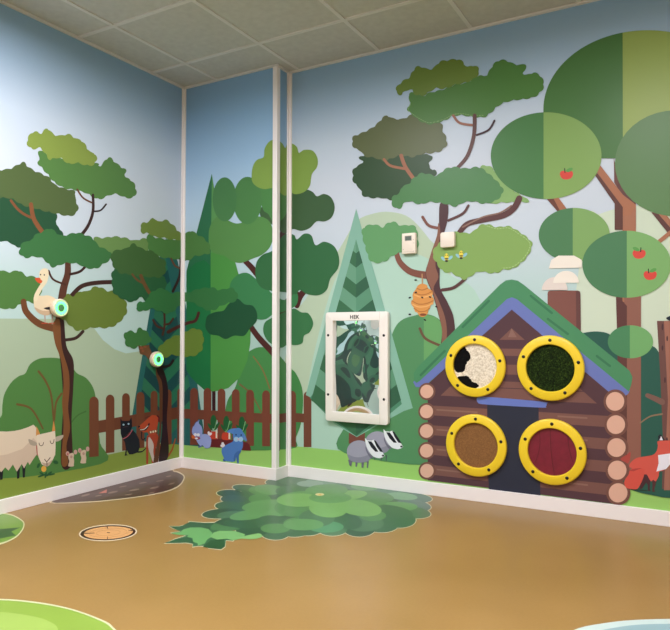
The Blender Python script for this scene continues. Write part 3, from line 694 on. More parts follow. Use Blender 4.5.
f.poly('branch', '5f382c', 'AP', '256 350 270 343 402 520 402 630 362 630 362 503', False)
f.poly('branch', '6a3f30', 'AP', '32 478 70 474 105 542 90 546', False)
f.poly('branch', 'a56a4c', 'AP', '62 470 86 468 132 530 100 542', False)
def two(cx, cy, rx, ry, sx, d, l):
    th = math.degrees(math.acos(max(-1, min(1, (sx-cx)/rx))))
    f.add('crown', d, tess(ell(cx, cy, rx, ry, n=60, a0=th, a1=360-th)), label='dark half of an oval crown')
    f.add('crown', l, tess(ell(cx, cy, rx, ry, n=60, a0=-th, a1=th)), label='light half of an oval crown')
two(574.4, 235, 35.5, 27, 572.9, '4d7d50', '80a560')
two(546.3, 155.8, 55.3, 43.3, 543.7, '4b7d46', '84a65a')
two(626.8, 264.3, 44.3, 33.5, 626.9, '4c7d54', '7dab66')
two(630.5, 341.8, 22.6, 16.5, 629.9, '4b8458', '73a868')
f.end()
f = Fig('painted_apple_tree', 'dark green round crown painted at the right edge over the huge tree', 'tree')
f.oval('crown', '5f8350', 'px', 676, 163.5, 61, 53); f.end()
for (x, y, fl, lb) in ((566.6, 174.9, 1, 'red apple painted on the upper left oval crown'), (639.2, 254, -1, 'red apple painted on the lower oval crown, the upper of its two'), (650.2, 275.2, 1, 'red apple painted on the lower oval crown, the lower of its two')):
    f = Fig('painted_apple', lb, 'apple')
    P = [(x-6.6, y-1), (x-5, y-3.6), (x-2, y-3.8), (x, y-3), (x+2.5, y-4), (x+5.5, y-3.4), (x+6.6, y-.5), (x+5, y+3), (x+1.5, y+4.6), (x-2.5, y+4.6), (x-5.4, y+2.6)]
    f.add('fruit', 'd6483c', tess(cat(P)))
    f.oval('leaf', '5c9a4c', 'px', x+3*fl, y-4.8, 3.6, 1.8, -25*fl)
    f.line('stem', '2c2a20', 'px', [(x-1.5*fl, y-2.4), (x-1.8*fl, y-6.2)], 1.2, .9, False)
    f.end()
f = Fig('painted_bare_tree', 'brown notched tree trunk painted at the right edge behind the fox', 'tree')
tr = f.poly('trunk', '6f4a42', 'RG', '488 3 700 3 700 560 505 560 508 400 500 200', False)
f.poly('bark_light', 'a06a58', 'px', '664 321 720 321 720 490 664 490 668 400', False, sub=tr)
f.ovals('bark_mark', '4c3030', 'px', [(662.5, 327, .9, 3.4), (667.2, 338.5, .8, 2.8), (662.5, 348, .9, 2.6), (665, 380, .9, 3), (667, 440, .9, 3)], sub=tr)
f.line('branch', '7c5a4e', 'RG', '456 250 475 258 505 272', 14, 20)
f.line('branch', '8a7258', 'RG', '432 342 465 320 505 312', 4, 6)
f.end()
f = Fig('painted_bird', 'small black bird tail painted above the right-hand trunk', 'bird')
f.poly('body', '1f2a30', 'px', '666.2 318.5 668.5 316.6 676 314 684 316 680 321 671 321'); f.end()
# chimney and smoke
f = Fig('painted_smoke', 'cream half-round puffs of smoke painted above the chimney', 'smoke')
f.oval('puff', 'e2d2c8', 'RC', 262, 455, 45, 45, 0, 0, 180)
f.oval('puff', 'efe3d6', 'RC', 302, 430, 45, 42, 0, 0, 180)
f.poly('puff', 'efe3d6', 'RC', '241 380 250 350 275 335 330 335 357 350 356 377', False)
f.end()
# log cabin
f = Fig('painted_log_cabin', 'painted log cabin with green roof, blue trim and dark doorway', 'cabin')
ch = f.poly('chimney', '7f5044', 'RC', '237 640 237 468 239 460 246 457 342 457 350 460 352 468 354 640', False)
f.poly('chimney_side', '65403a', 'RC', '336 457 342 457 350 460 352 468 354 640 338 640', False, sub=ch)
wl = f.poly('wall', '55393c', 'px', '428 384 512 308 608 388 616 392 616 504 428 480', False)
def wq(u, v): P = hit(u, v, 1, DY); return (P.x, P.z)
ax_, az_ = wq(511.8, 328.3); lx, lz = wq(441, 395); rx_, rz = wq(597, 403.3)
logsz = []
ycl = [391.4, 411.4, 430.9, 450.6, 470.6]; ycr = [401.3, 424.5, 447.4, 470, 492.6]
zc = [(wq(425, a)[1]+wq(617, b_)[1])/2 for a, b_ in zip(ycl, ycr)]
pitch = (zc[0]-zc[-1])/4
X0, X1 = wq(432, 420)[0], wq(612, 420)[0]
XL, XR = wq(487.5, 440)[0], wq(539, 440)[0]
L1, L2 = [], []
for i, z in enumerate(zc[1:]):
    h0, h1 = z-.018, z+.040
    L1 += [[(X0, h0), (XL, h0), (XL, h1), (X0, h1)], [(XR, h0), (X1, h0), (X1, h1), (XR, h1)]]
    L2 += [[(X0+.03, z+.012), (X0+.28, z+.012), (X0+.28, z+.021), (X0+.03, z+.021)], [(XR+.1, z+.018), (X1-.12, z+.018), (X1-.12, z+.027), (XR+.1, z+.027)]]
f.wallq('log', '7a5349', L1, sub=wl); 
# gable boards
def gx(z):
    t = (az_-z)/(az_-min(lz, rz)); return ax_+(lx-ax_)*t, ax_+(rx_-ax_)*t
G1 = []
bands = [(az_-.065, az_), (az_-.155, az_-.115), (az_-.26, az_-.205), (az_-.335, az_-.30)]
for z0, z1 in bands:
    a, b_ = gx(z0); c, d = gx(z1); G1.append([(a, z0), (b_, z0), (d, z1), (c, z1)])
zz0, zz1 = zc[0]-.018, zc[0]+.040
a, b_ = gx(zz0); c, d = gx(zz1)
G1.append([(a, zz0), (b_, zz0), (d, zz1), (c, zz1)])
f.wallq('gable_board', '7a5349', G1, sub=wl)
f.wallq('gable_board', '8c655a', [[gx_ for gx_ in ((gx(az_-.03)[0]+.012, az_-.05), (gx(az_-.03)[1]-.005, az_-.05), (ax_, az_))]], sub=wl)
f.wallq('log_highlight', '8d665a', L2, sub=wl)
f.poly('doorway', '2c2f3b', 'px', '487.4 404 538.7 406.8 540.7 496 489 489.5', False, label='dark navy doorway')
f.poly('bargeboard', '6c78b4', 'px', '413.5 382 509 296.5 512 295 515 296.5 630 390.5 628 394 625 396 608.5 391.5 512 309.6 424 387 416 387', False, label='blue board under the roof')
rf = f.poly('roof', '4c8a5e', 'px', '418 367 500.5 284.5 506 280.5 512 279.6 518 280.8 523.5 284.5 629.5 370.5 632.6 377 631.5 384 629 391.5 517 299.2 512 297.4 507 299.2 420 381 416.5 383 414.3 380 414 373', False)
f.lines('roof_mark', '3b7450', 'px', ['489 301 463 327', '445 351 421 375', '531 296 552 313', '548 319 568 334', '610 366 597 356'], 2.4, smooth=False, sub=rf)
f.poly('lintel', '6a7abf', 'RH', '174 275 178 268 190 265 300 273 425 285 433 292 430 302 420 306 300 300 195 293 178 286')
for (x, y, rr) in [(427.3, 391.4, 8.6), (427, 411.4, 8.6), (427, 430.9, 8.7), (427, 450.6, 8.7), (427.4, 470.6, 8.8)]+[(615.4, 401.3, 12), (616.2, 424.5, 12), (616.8, 447.4, 12), (617.5, 470, 12.2), (618.4, 492.6, 12.3)]:
    e = f.oval('log_end', '774f42', 'px', x, y, rr*.98, rr, 12)
    f.oval('cut_face', 'dfae98', 'px', x-.2, y, rr*.76, rr*.78, 12, sub=e)
f.end()
# fox
f = Fig('painted_fox', 'red fox with white chest painted beside the cabin\'s right log ends', 'fox')
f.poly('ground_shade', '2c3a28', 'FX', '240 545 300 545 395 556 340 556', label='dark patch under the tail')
f.poly('tail_tip', 'b04a40', 'FX', '162 305 215 270 240 250 238 300 222 340 200 330')
f.poly('leg', '4a2c2e', 'FX', '340 420 400 430 392 540 400 556 378 556 376 510 365 490 330 540 310 540', False)
f.poly('leg', '55302e', 'FX', '405 440 468 420 442 490 428 545 434 565 412 562 414 500', False)
f.poly('body', 'd4594a', 'FX', '235 370 242 335 290 298 360 285 420 272 448 240 456 200 458 165 551 160 640 150 700 180 700 300 551 350 500 395 468 405 462 440 440 480 420 470 400 480 370 430 345 425 300 400')
f.poly('tail', 'd45444', 'FX', '193 480 225 430 240 390 300 376 345 385 350 420 335 470 310 520 290 542 250 542 205 530')
f.poly('tail_stripe', 'b0443c', 'FX', '235 395 275 382 330 378 300 388 262 402')
f.poly('chest', 'ece6f0', 'FX', '458 275 551 262 640 250 680 290 600 330 551 350 520 385 444 405 462 340', False, label='white chest')
f.poly('ear', '26262a', 'FX', '458 160 458 125 474 110 498 135 512 160', False)
f.poly('inner_ear', 'ece6f0', 'FX', '468 158 482 125 496 158', False)
f.end()

# ================================================================== FLOOR INLAYS
f = Fig('floor_mud_patch', 'dark brown mud patch inlaid in the floor along the left wall', 'floor marking', floor=True)
f.poly('outline', 'd8c4a0', 'LC', '180 457 300 464 450 450 562 432 622 411 645 383 642 366 612 353 560 358')
m_ = f.poly('mud', '4d3028', 'LC', '188 456 300 461 450 447 560 429 619 408 641 383 638 368 608 356 560 360')
f.ovals('fleck', '8a6f60', 'LC', [(300, 438, 16, 3, -15), (345, 440, 12, 2, -10), (395, 428, 18, 3, -12), (430, 408, 14, 2, -10), (470, 420, 18, 3, -10), (500, 395, 14, 2, -10), (540, 412, 16, 3, -12), (560, 388, 14, 2, -10), (590, 372, 10, 2, -10), (600, 398, 12, 2, -15), (450, 436, 14, 2, -8), (530, 430, 12, 2, -12)], sub=m_)
f.poly('pink_fleck', 'c8705e', 'LC', '345 432 374 418 373 430', False, sub=m_)
f.end()
f = Fig('floor_stump_disc', 'round sawn log disc with cream face inlaid in the floor', 'floor marking', floor=True)
f.oval('outline', 'dcc8a8', 'LC', 378, 570, 102, 29, -3)
f.oval('bark', '3c241c', 'LC', 378, 570, 97, 26, -3)
fc = f.oval('face', 'd9a26a', 'LC', 379, 570, 86, 22, -3)
f.lines('ring', 'c08a54', 'LC', [ell(379, 570, 66, 16, -3, 40), ell(379, 570, 42, 10, -3, 40)], 1.5, smooth=False, sub=fc)
f.lines('crack', '3c241c', 'LC', [[(293, 572), (330, 571)], [(376, 591), (376, 584)], [(375, 549), (378, 556)], [(462, 562), (450, 563)], [(376, 569), (384, 570)]], 3, 2, False, sub=fc)
f.end()
f = Fig('floor_lily_pad', 'green rounded patch with dark leaf shape inlaid at the floor\'s left edge', 'floor marking', floor=True)
f.poly('outline', 'd2d0a0', 'FA', '-300 470 -100 455 0 458 80 472 143 508 154 540 134 582 90 622 0 660 -150 680 -300 660')
p_ = f.poly('pad', '72993e', 'FA', '-300 475 -100 461 0 464 78 478 138 512 147 540 128 578 88 614 0 650 -150 670 -300 650')
f.poly('leaf_shape', '2f5a30', 'FA', '-100 560 0 562 130 551 70 578 100 602 0 622 -100 630', False, sub=p_)
f.end()
f = Fig('floor_meadow_patch', 'lime green meadow patch inlaid in the floor nearest the camera', 'floor marking', floor=True)
f.poly('outline', 'c8caa0', 'px', '-80 612 -40 602 0 599 40 602.5 72 609 100 619 112 626 118 640 100 680 40 720 -80 720')
p_ = f.poly('meadow', '8aa844', 'px', '-80 614 -40 603.5 0 600.4 40 604 72 610.5 98 620 110 627 116 640 98 678 40 716 -80 716')
f.poly('meadow_centre', '9cb858', 'px', '-80 622 -20 612 25 615 50 622 58 632 50 660 0 700 -60 690', sub=p_)
f.end()
f = Fig('floor_pond', 'pale blue pond shape inlaid in the floor at the lower right', 'floor marking', floor=True)
f.poly('outline', 'c4d6d0', 'px', '572 631 610 622.5 650 619.5 690 620 740 628 760 650 700 700 600 690 560 650')
f.poly('water', '90b0b4', 'px', '592 634 620 627 650 624.3 690 625 734 632 750 650 700 695 605 680 580 650')
f.end()
# leafy bush inlay
f = Fig('floor_leafy_bush', 'big green leafy bush inlaid in the floor below the column', 'floor marking', floor=True)
ol = 'FQ'
def FLp(x, y): return (150+x/4.467, 470+y/4.467)
def FQp(x, y): return (290+x/4.467, 470+y/4.467)
LV = []
def lf(side_, cx, cy, rx, ry, rot, col):
    x, y = (FLp if side_ == 'l' else FQp)(cx, cy); LV.append((x, y, rx/4.467, ry/4.467, rot, col))
D0, D1, D2, Mi, M2, Lt, L2c = '31563c', '3d6446', '4a7250', '52834f', '5e9058', '74a55e', '86b36c'
# outer ring, back to front
for a in (('l', 600, 55, 85, 20, 0, D1), ('l', 640, 45, 70, 16, 0, D2), ('l', 430, 82, 62, 16, 5, D1), ('l', 360, 106, 62, 17, 2, D0), ('l', 375, 130, 60, 18, 0, '3c5c4c'), ('l', 350, 160, 60, 20, 0, D1), ('l', 320, 195, 88, 22, -4, D0), ('l', 380, 205, 80, 22, 0, D2),
          ('q', 60, 52, 110, 20, 0, D2), ('q', 180, 60, 110, 20, 5, '6f8f78'), ('q', 320, 78, 120, 18, 6, '5a7d64'), ('q', 450, 105, 120, 20, 6, '58806a'), ('q', 545, 125, 90, 22, 4, '4c7060'), ('q', 550, 160, 80, 26, 6, '58756a'), ('q', 545, 190, 84, 26, 6, D2),
          ('q', 490, 225, 72, 34, 0, D1), ('q', 410, 250, 72, 30, 0, D1), ('q', 310, 265, 70, 34, 0, D0), ('q', 190, 265, 66, 30, 0, D2), ('q', 80, 262, 68, 32, 0, D1), ('q', 20, 270, 70, 30, 0, D1), ('l', 560, 285, 62, 28, 0, D1), ('l', 460, 268, 78, 30, -3, D0), ('l', 370, 238, 84, 26, -4, D0)):
    lf(*a)
n_outer = len(LV)
for a in (('l', 440, 235, 110, 26, 0, '365e3f'), ('l', 520, 90, 80, 24, 0, Mi), ('l', 530, 88, 62, 22, 4, M2), ('l', 640, 95, 80, 26, 0, D2), ('l', 490, 130, 50, 22, 0, Mi), ('l', 520, 160, 110, 26, -5, M2), ('l', 450, 200, 95, 22, -8, M2), ('l', 545, 185, 100, 24, 0, M2), ('l', 540, 235, 70, 32, 0, D1), ('l', 560, 262, 66, 22, 0, Mi),
          ('q', 90, 62, 60, 14, 0, '84a08c'), ('q', 330, 78, 60, 14, 5, '6f9a70'), ('q', 500, 118, 70, 16, 5, '72a078'), ('q', 160, 95, 92, 30, 0, M2), ('q', 370, 120, 95, 26, 5, Mi), ('q', 470, 165, 100, 22, 0, M2), ('q', 430, 190, 120, 34, 5, D1), ('q', 330, 240, 90, 36, 0, D2), ('q', 230, 220, 95, 40, 15, '3a6244'),
          ('q', 160, 255, 80, 26, 0, '4f8a60'), ('q', 370, 205, 60, 24, 0, Mi), ('q', 60, 130, 110, 34, 0, M2), ('q', 20, 170, 90, 40, 0, Mi), ('q', 60, 240, 90, 30, 0, Mi), ('q', 120, 215, 80, 40, 0, D2), ('q', 340, 130, 95, 28, 8, Mi), ('q', 310, 170, 100, 36, 8, Lt), ('q', 40, 135, 100, 30, 0, Lt), ('q', 250, 115, 95, 22, -6, Lt), ('q', 180, 90, 78, 26, 0, M2), ('q', 170, 175, 85, 38, 4, Lt), ('q', 60, 245, 90, 26, 0, M2), ('q', 180, 125, 95, 24, 0, M2)):
    lf(*a)
def grow(e, k): return (e[0], e[1], e[2]+k, e[3]+k*.7, e[4])
T = []
for e in LV[:n_outer]: T += tess(ell(*grow(e, .7), n=28))
T += tess(pts('FL', '82 251 130 251 170 240 173 229 240 234 300 232 300 262 400 290 372 320 340 317 337 345 318 359 262 352 250 343 216 342 188 347 190 333 160 328 60 330 110 308 160 292 108 287 88 281 135 274 100 262'))
leafpts = None
f.add('outline', 'd6cfa6', T)
_lp = cat(pts('FL', '86 252 131 252 171 242 175 231 240 236 300 236 300 262 392 290 370 317 339 315 336 342 318 356 262 350 250 340 217 340 189 344 192 331 161 326 66 328 112 309 161 294 112 287 95 281 136 275 104 262'), n=1)
f.add('leaf', '3a6844', tess(_lp))
bs = f.add('base', '3d6446', sum([tess(ell(*e[:5], n=28)) for e in LV[:n_outer]], [])+tess([FLp(300, 210), FLp(420, 85), FLp(600, 45), FQp(40, 45), FQp(300, 70), FQp(560, 110), FQp(590, 190), FQp(420, 250), FQp(100, 265), FLp(420, 260)]))
for e in LV: f.add('leaf', e[5], tess(ell(*e[:5], n=32)))
f.poly('leaf', '335c3c', 'FL', '86 254 135 255 172 235 200 236 285 238 290 262 180 268 130 268', False)
f.poly('leaf', '2e5838', 'FL', '66 326 115 312 170 300 205 320 190 330 160 324', False)
f.poly('leaf', '28502f', 'FL', '235 345 270 315 330 310 334 343 318 355 280 352', False)
f.poly('leaf', '66a05e', 'FL', '92 284 135 278 150 266 180 258 230 258 262 266 278 282 276 300 255 312 245 330 215 338 212 328 192 322 190 305 165 300 172 292 130 292', False)
f.poly('leaf', '74aa66', 'FL', '268 300 285 280 320 270 380 274 425 288 418 306 370 316 345 308 300 312', False)
f.poly('leaf', '7fb06a', 'FL', '400 305 450 290 490 285 500 300 460 310')
f.poly('leaf', '48784a', 'FL', '270 262 290 240 330 250 400 262 370 272 300 272')
fl = f.oval('flower', 'd8c890', 'FQ', 133, 110, 20, 6)
f.oval('flower_centre', 'e8b860', 'FQ', 133, 112, 9, 3, sub=fl)
f.end()

# ================================================================== REAL FITTINGS ON THE WALLS
WY = DY-.006   # front of the wall covering
# --- four round tactile discs
yellow = mat('f0cf2c', .32, spec=.5, name='yellow_plastic'); bolt = mat('0c0c0e', .35, name='black_bolt')
def insert_mesh(r, disp, m, seed=0, n=40, rings=26):
    R = random.Random(seed); b = bmesh.new(); c = b.verts.new((0, -disp(0, 0), 0)); prev = None
    for k in range(1, rings+1):
        rr = r*k/rings; ring = []
        for i in range(n*2):
            a = 2*math.pi*i/(n*2); x, z = rr*math.cos(a), rr*math.sin(a); ring.append(b.verts.new((x, -disp(x, z), z)))
        if prev is None:
            for i in range(n*2): b.faces.new((c, ring[i], ring[(i+1) % (n*2)]))
        else:
            for i in range(n*2): b.faces.new((prev[i], ring[i], ring[(i+1) % (n*2)], prev[(i+1) % (n*2)]))
        prev = ring
    bmesh.ops.recalc_face_normals(b, faces=b.faces[:])
    if b.faces[0].normal.y > 0: bmesh.ops.reverse_faces(b, faces=b.faces[:])
    return b
from mathutils import noise as mnoise
def ring_mat_cow():
    m = bpy.data.materials.new('cow_hide'); m.use_nodes = True; nt = m.node_tree; b = nt.nodes['Principled BSDF']
    tc = nt.nodes.new('ShaderNodeTexCoord'); sx = nt.nodes.new('ShaderNodeSeparateXYZ'); nt.links.new(tc.outputs['Object'], sx.inputs[0])
    n = nt.nodes.new('ShaderNodeTexNoise'); n.inputs['Scale'].default_value = 120; n.inputs['Detail'].default_value = 5; nt.links.new(tc.outputs['Object'], n.inputs['Vector'])
    nb = nt.nodes.new('ShaderNodeTexNoise'); nb.inputs['Scale'].default_value = 45; nb.inputs['Detail'].default_value = 4; nt.links.new(tc.outputs['Object'], nb.inputs['Vector'])
    def math_(op, a, b_=None, c=None):
        x = nt.nodes.new('ShaderNodeMath'); x.operation = op
        for i, q in enumerate((a, b_, c)):
            if q is None: continue
            if isinstance(q, (int, float)): x.inputs[i].default_value = q
            else: nt.links.new(q, x.inputs[i])
        return x.outputs[0]
    def spot(cx, cz, rx, rz):   # distance field of one black patch with a ragged edge
        dx = math_('DIVIDE', math_('SUBTRACT', sx.outputs['X'], cx), rx); dz = math_('DIVIDE', math_('SUBTRACT', sx.outputs['Z'], cz), rz)
        return math_('ADD', math_('MULTIPLY', dx, dx), math_('MULTIPLY', dz, dz))
    a = math_('MINIMUM', spot(-.094, .048, .052, .074), spot(-.068, -.088, .046, .030))
    a = math_('MINIMUM', a, spot(-.094, -.008, .036, .032)); a = math_('MINIMUM', a, spot(-.052, .055, .024, .034))
    a = math_('MINIMUM', a, spot(-.022, -.112, .042, .020))
    a = math_('ADD', a, math_('MULTIPLY', math_('SUBTRACT', nb.outputs['Fac'], .5), 1.0))
    k = math_('LESS_THAN', a, 1.0)
    cr = nt.nodes.new('ShaderNodeValToRGB'); cr.color_ramp.elements[0].color = lin('cdbfa8'); cr.color_ramp.elements[1].color = lin('efe5d2')
    cr.color_ramp.elements[0].position = .35; cr.color_ramp.elements[1].position = .6; nt.links.new(n.outputs['Fac'], cr.inputs[0])
    mx = nt.nodes.new('ShaderNodeMix'); mx.data_type = 'RGBA'; nt.links.new(k, mx.inputs['Factor']); nt.links.new(cr.outputs[0], mx.inputs['A']); mx.inputs['B'].default_value = (.006, .006, .006, 1)
    nt.links.new(mx.outputs['Result'], b.inputs['Base Color']); b.inputs['Roughness'].default_value = 1; b.inputs['Specular IOR Level'].default_value = .1
    bp = nt.nodes.new('ShaderNodeBump'); bp.inputs['Strength'].default_value = .6; bp.inputs['Distance'].default_value = .004; nt.links.new(n.outputs['Fac'], bp.inputs['Height']); nt.links.new(bp.outputs[0], b.inputs['Normal'])
    return m
def turf_mat():
    m = bpy.data.materials.new('turf'); m.use_nodes = True; nt = m.node_tree; b = nt.nodes['Principled BSDF']
    tc = nt.nodes.new('ShaderNodeTexCoord'); n = nt.nodes.new('ShaderNodeTexNoise'); n.inputs['Scale'].default_value = 140; n.inputs['Detail'].default_value = 6; n.inputs['Roughness'].default_value = .75
    nt.links.new(tc.outputs['Object'], n.inputs['Vector'])
    cr = nt.nodes.new('ShaderNodeValToRGB'); e = cr.color_ramp.elements; e[0].color = lin('070c04'); e[0].position = .38; e[1].color = lin('4c6420'); e[1].position = .72
    q = e.new(.54); q.color = lin('1d2e0c'); nt.links.new(n.outputs['Fac'], cr.inputs[0]); nt.links.new(cr.outputs[0], b.inputs['Base Color'])
    b.inputs['Roughness'].default_value = .9; b.inputs['Specular IOR Level'].default_value = .15
    return m
def disp_wool(x, z): return .004+.002*mnoise.noise(Vector((x*60, z*60, 3)))
def disp_grass(x, z): return .004+.0018*mnoise.noise(Vector((x*150, z*150, 9)))
def disp_flat(x, z): return .004
def disp_red(x, z):
    g = 0
    for c in (-.062, .003, .064): g += math.exp(-((x-c+z*.06*(c*18))/.0035)**2)
    return .004
discs = [('cow_hide_disc', 'yellow-ringed round touch panel with black and white cow hide, upper left of four', 2.124, .774, 'hide', ring_mat_cow(), disp_wool),
         ('artificial_grass_disc', 'yellow-ringed round touch panel filled with dark green artificial grass', 2.543, .774, 'turf', turf_mat(), disp_grass),
         ('sandpaper_disc', 'yellow-ringed round touch panel with plain brown rough board, under the cow hide one', 2.127, .320, 'brown_board', mat('865e38', .9, noise=.22, nscale=160, bump=.4, bscale=500, spec=.2), disp_flat),
         ('red_wood_disc', 'yellow-ringed round touch panel with dark red grooved board, beside the doorway', 2.549, .321, 'red_board', mat('76162c', .45, noise=.12, nscale=30), disp_red)]
for nm, lb, x, z, part, m, dfn in discs:
    root = empty('tactile_panel', (x, WY, z), lb, 'touch panel')
    RO, RI, TH = .1775, .128, .022
    ob = bm_obj('ring', lathe_bm([(RO-.003, 0), (RO, .003), (RO, TH-.007), (RO-.002, TH-.003), (RO-.007, TH), (RI+.004, TH), (RI, TH-.004), (RI, 0)], 96, closed=True), yellow, root, smooth=True)
    bm_obj(part, insert_mesh(RI+.001, dfn, m), m, root, smooth=True)
    if part == 'red_board':
        for (xa, za), (xb, zb), bow in (((-.066, .104), (-.092, -.072), .012), ((-.009, .122), (.010, -.122), -.006), ((.082, .088), (.108, -.050), -.006)):
            gr = bmesh.new(); row = []
            for i in range(17):
                t = i/16; xx = xa+(xb-xa)*t+bow*math.sin(t*math.pi); zz = za+(zb-za)*t
                row.append([gr.verts.new((xx+d, -.0045-h, zz)) for d, h in ((-.0018, 0), (0, .0006), (.0018, 0))])
            for A_, B_ in zip(row, row[1:]):
                for j in range(2): gr.faces.new((A_[j], A_[j+1], B_[j+1], B_[j]))
            bm_obj('groove', gr, mat('5a1220', .6), root)
    for k in range(5):
        a = math.radians(90+72*k-(5 if k else 1)); rr = (RO+RI)/2-.001
        bm_obj('bolt', lathe_bm([(.0092, 0), (.0092, .0015), (.0072, .003), (.0026, .003), (.0022, .0018)], 14), bolt, root, loc=(rr*math.cos(a), -TH+.0005, rr*math.sin(a)), smooth=True)
# --- wavy mirror panel
PX0, PX1, PZ0, PZ1, PT = 1.136, 1.581, .397, 1.098, .030
frame_white = mat('f3ece4', .35, name='panel_white')
root = empty('wavy_mirror_panel', ((PX0+PX1)/2, WY, PZ0), 'white framed wavy distorting mirror panel mounted on the wall', 'mirror')
hx = (PX1-PX0)/2; hz = PZ1-PZ0
ix0, ix1, iz0, iz1 = 1.191-(PX0+PX1)/2, 1.522-(PX0+PX1)/2, .457-PZ0, 1.044-PZ0
def rrect(x0, x1, z0, z1, r, n=6):
    out = []
    for cx, cz, a0 in ((x1-r, z1-r, 0), (x0+r, z1-r, 90), (x0+r, z0+r, 180), (x1-r, z0+r, 270)):
        for i in range(n+1):
            a = math.radians(a0+90*i/n); out.append((cx+r*math.cos(a), cz+r*math.sin(a)))
    return out
b = bmesh.new()
loops = []
for (ins_, y, hole) in ((0, 0, 0), (0, -PT+.004, 0), (.0012, -PT+.0012, 0), (.004, -PT, 0), (0, -PT, 1), (0, -.004, 1)):
    P = rrect(-hx+ins_, hx-ins_, ins_, hz-ins_, .018) if not hole else rrect(ix0, ix1, iz0, iz1, .002)
    loops.append([b.verts.new((x, y, z)) for x, z in P])
for A_, B_ in zip(loops, loops[1:]):
    n = len(A_)
    for i in range(n): b.faces.new((A_[i], A_[(i+1) % n], B_[(i+1) % n], B_[i]))
bmesh.ops.recalc_face_normals(b, faces=b.faces[:])
bm_obj('frame', b, frame_white, root, smooth=True)
sm = mat('c9bfb2', .5)
bm_obj('joint_line', box_bm(ix1+.004, ix1+.0055, -PT-.0004, -PT+.001, .004, hz-.004), sm, root)
mm = bpy.data.materials.new('mirror_surface'); mm.use_nodes = True; b_ = mm.node_tree.nodes['Principled BSDF']
b_.inputs['Metallic'].default_value = 1; b_.inputs['Roughness'].default_value = .015; b_.inputs['Base Color'].default_value = (.88, .92, .93, 1)
b = bmesh.new(); NX, NZ = 60, 100; g = []
for j in range(NZ+1):
    row = []
    for i in range(NX+1):
        u, v = i/NX, j/NZ
        d = .0048*math.sin(v*2*math.pi*1.25+.6)*math.cos((u-.5)*2*math.pi*.8)+.0022*math.sin(u*2*math.pi*1.2+1.1+1.5*v)*math.cos(v*2*math.pi*.9)+.0006*math.sin(v*2*math.pi*2.3+2.2*u)
        row.append(b.verts.new((ix0-.002+(ix1-ix0+.004)*u, -.010-d, iz0-.002+(iz1-iz0+.004)*v)))
    g.append(row)
for j in range(NZ):
    for i in range(NX): b.faces.new((g[j][i], g[j][i+1], g[j+1][i+1], g[j+1][i]))
bm_obj('mirror', b, mm, root, smooth=True)
for x, z in ((-hx+.021, hz*.788), (hx-.026, hz*.788), (-hx+.021, hz*.242), (hx-.026, hz*.225)):
    bm_obj('bolt', lathe_bm([(.0085, 0), (.0085, .0012), (.007, .0022), (.0015, .0022)], 14), bolt, root, loc=(x, -PT+.0003, z), smooth=True)
cu = bpy.data.curves.new('logo', 'FONT'); cu.body = 'HEK'; cu.size = .033; cu.extrude = .0004; cu.offset = .0009; cu.align_x = 'CENTER'; cu.space_character = 1.12
to = bpy.data.objects.new('tmp_text', cu); COL.objects.link(to)
dg = bpy.context.evaluated_depsgraph_get(); me = bpy.data.meshes.new_from_object(to.evaluated_get(dg)); bpy.data.objects.remove(to)
me.materials.clear(); me.materials.append(bolt)
o = bpy.data.objects.new('logo', me); COL.objects.link(o); o.parent = root; o.rotation_euler = (math.pi/2, 0, 0); o.location = (-.008, -PT-.0006, hz-.043); o['label'] = 'small black HEK lettering'
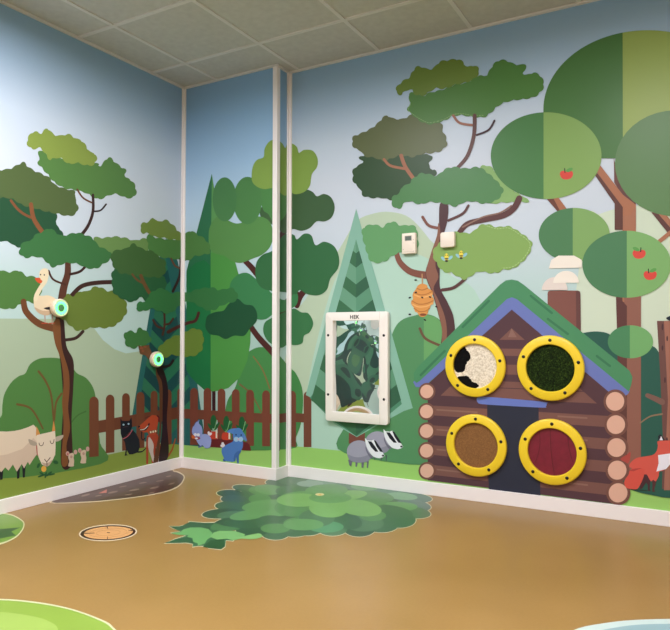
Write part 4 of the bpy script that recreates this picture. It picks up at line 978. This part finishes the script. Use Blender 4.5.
# --- light-ring buttons on the left wall
glow = mat('10301e', .4, name='led_green'); gb_ = glow.node_tree.nodes['Principled BSDF']
gb_.inputs['Emission Color'].default_value = (.055, 1, .15, 1); gb_.inputs['Emission Strength'].default_value = 5.0
puckw = mat('e2d2b8', .35); lens = mat('4f8a58', .25, spec=.6)
def puck(y, z, r, lb):
    root = empty('light_ring_button', (.007, y, z), lb, 'light ring')
    th = .036
    bm_obj('housing', lathe_bm([(r*.92, 0), (r*.98, r*.2), (r, th*.7), (r*.96, th*.9), (r*.86, th), (r*.80, th-.002), (0.001, th-.002)], 48, 'X'), puckw, root, smooth=True)
    bm_obj('lens', lathe_bm([(r*.38, th-.003), (r*.37, th+.0005), (r*.2, th+.0015), (.0005, th+.002)], 32, 'X'), lens, root, smooth=True)
    for k in range(12):
        a = 2*math.pi*k/12; b = bmesh.new(); V = []
        for (rr, h) in ((r*.44, th-.0015), (r*.72, th-.0015)):
            for s in (-1, 1):
                aa = a+s*math.radians(12.2); V.append((h, rr*math.cos(aa), rr*math.sin(aa)))
        vs = [b.verts.new(v) for v in (V[0], V[1], V[3], V[2])]+[b.verts.new((v[0]+.0022, v[1], v[2])) for v in (V[0], V[1], V[3], V[2])]
        for q in ((0, 1, 2, 3), (4, 5, 6, 7), (0, 1, 5, 4), (1, 2, 6, 5), (2, 3, 7, 6), (3, 0, 4, 7)): b.faces.new([vs[i] for i in q])
        bmesh.ops.recalc_face_normals(b, faces=b.faces[:])
        bm_obj('led_segment', b, glow, root)
    return root
puck(-1.047, 1.108, .054, 'round white button with glowing green light ring beside the goose')
puck(-.274, .784, .054, 'round white button with glowing green light ring on the corner tree above the dog')
puck(-2.0, 1.22, .054, 'round glowing green button farther along the left wall, upper one seen in the mirror')
puck(-2.75, .84, .054, 'round glowing green button farther along the left wall, lower one seen in the mirror')
# --- thermostat and sensor box
ivory = mat('e8dccb', .4, name='ivory_plastic')
def plate(name, lb, cat_, x0, x1, z0, z1, th, rad):
    root = empty(name, ((x0+x1)/2, WY, (z0+z1)/2), lb, cat_)
    w_, h_ = (x1-x0)/2, (z1-z0)/2; b = bmesh.new(); lo = []
    for ins_, y in ((0, 0), (0, -th+.004), (.0012, -th+.0012), (.004, -th)):
        lo.append([b.verts.new((x, y, z)) for x, z in rrect(-w_+ins_, w_-ins_, -h_+ins_, h_-ins_, rad)])
    for A_, B_ in zip(lo, lo[1:]):
        n = len(A_)
        for i in range(n): b.faces.new((A_[i], A_[(i+1) % n], B_[(i+1) % n], B_[i]))
    b.faces.new(lo[-1]); bmesh.ops.recalc_face_normals(b, faces=b.faces[:])
    bm_obj('housing', b, ivory, root, smooth=True)
    return root
r = plate('thermostat', 'white rectangular wall thermostat with small dark display', 'thermostat', 1.674, 1.764, 1.447, 1.573, .024, .005)
bm_obj('display', box_bm(-.022, .018, -.0246, -.022, .018, .044, .001), mat('5c6a60', .3), r)
bm_obj('display_frame', box_bm(-.026, .022, -.0243, -.023, .014, .048, .001), mat('b9b0a2', .5), r)
for x, z in ((.033, .02), (.033, 0), (-.034, -.035), (.033, -.05)): bm_obj('button', box_bm(x-.003, x+.003, -.0252, -.023, z-.0015, z+.0015), mat('a89c8c', .5), r)
bm_obj('cover_seam', box_bm(-.038, .038, -.0243, -.023, -.0515, -.0505), mat('a89c8c', .5), r)
plate('sensor_box', 'blank white square box with rounded corners mounted on the tree trunk', 'wall box', 1.922, 2.010, 1.470, 1.560, .026, .012)
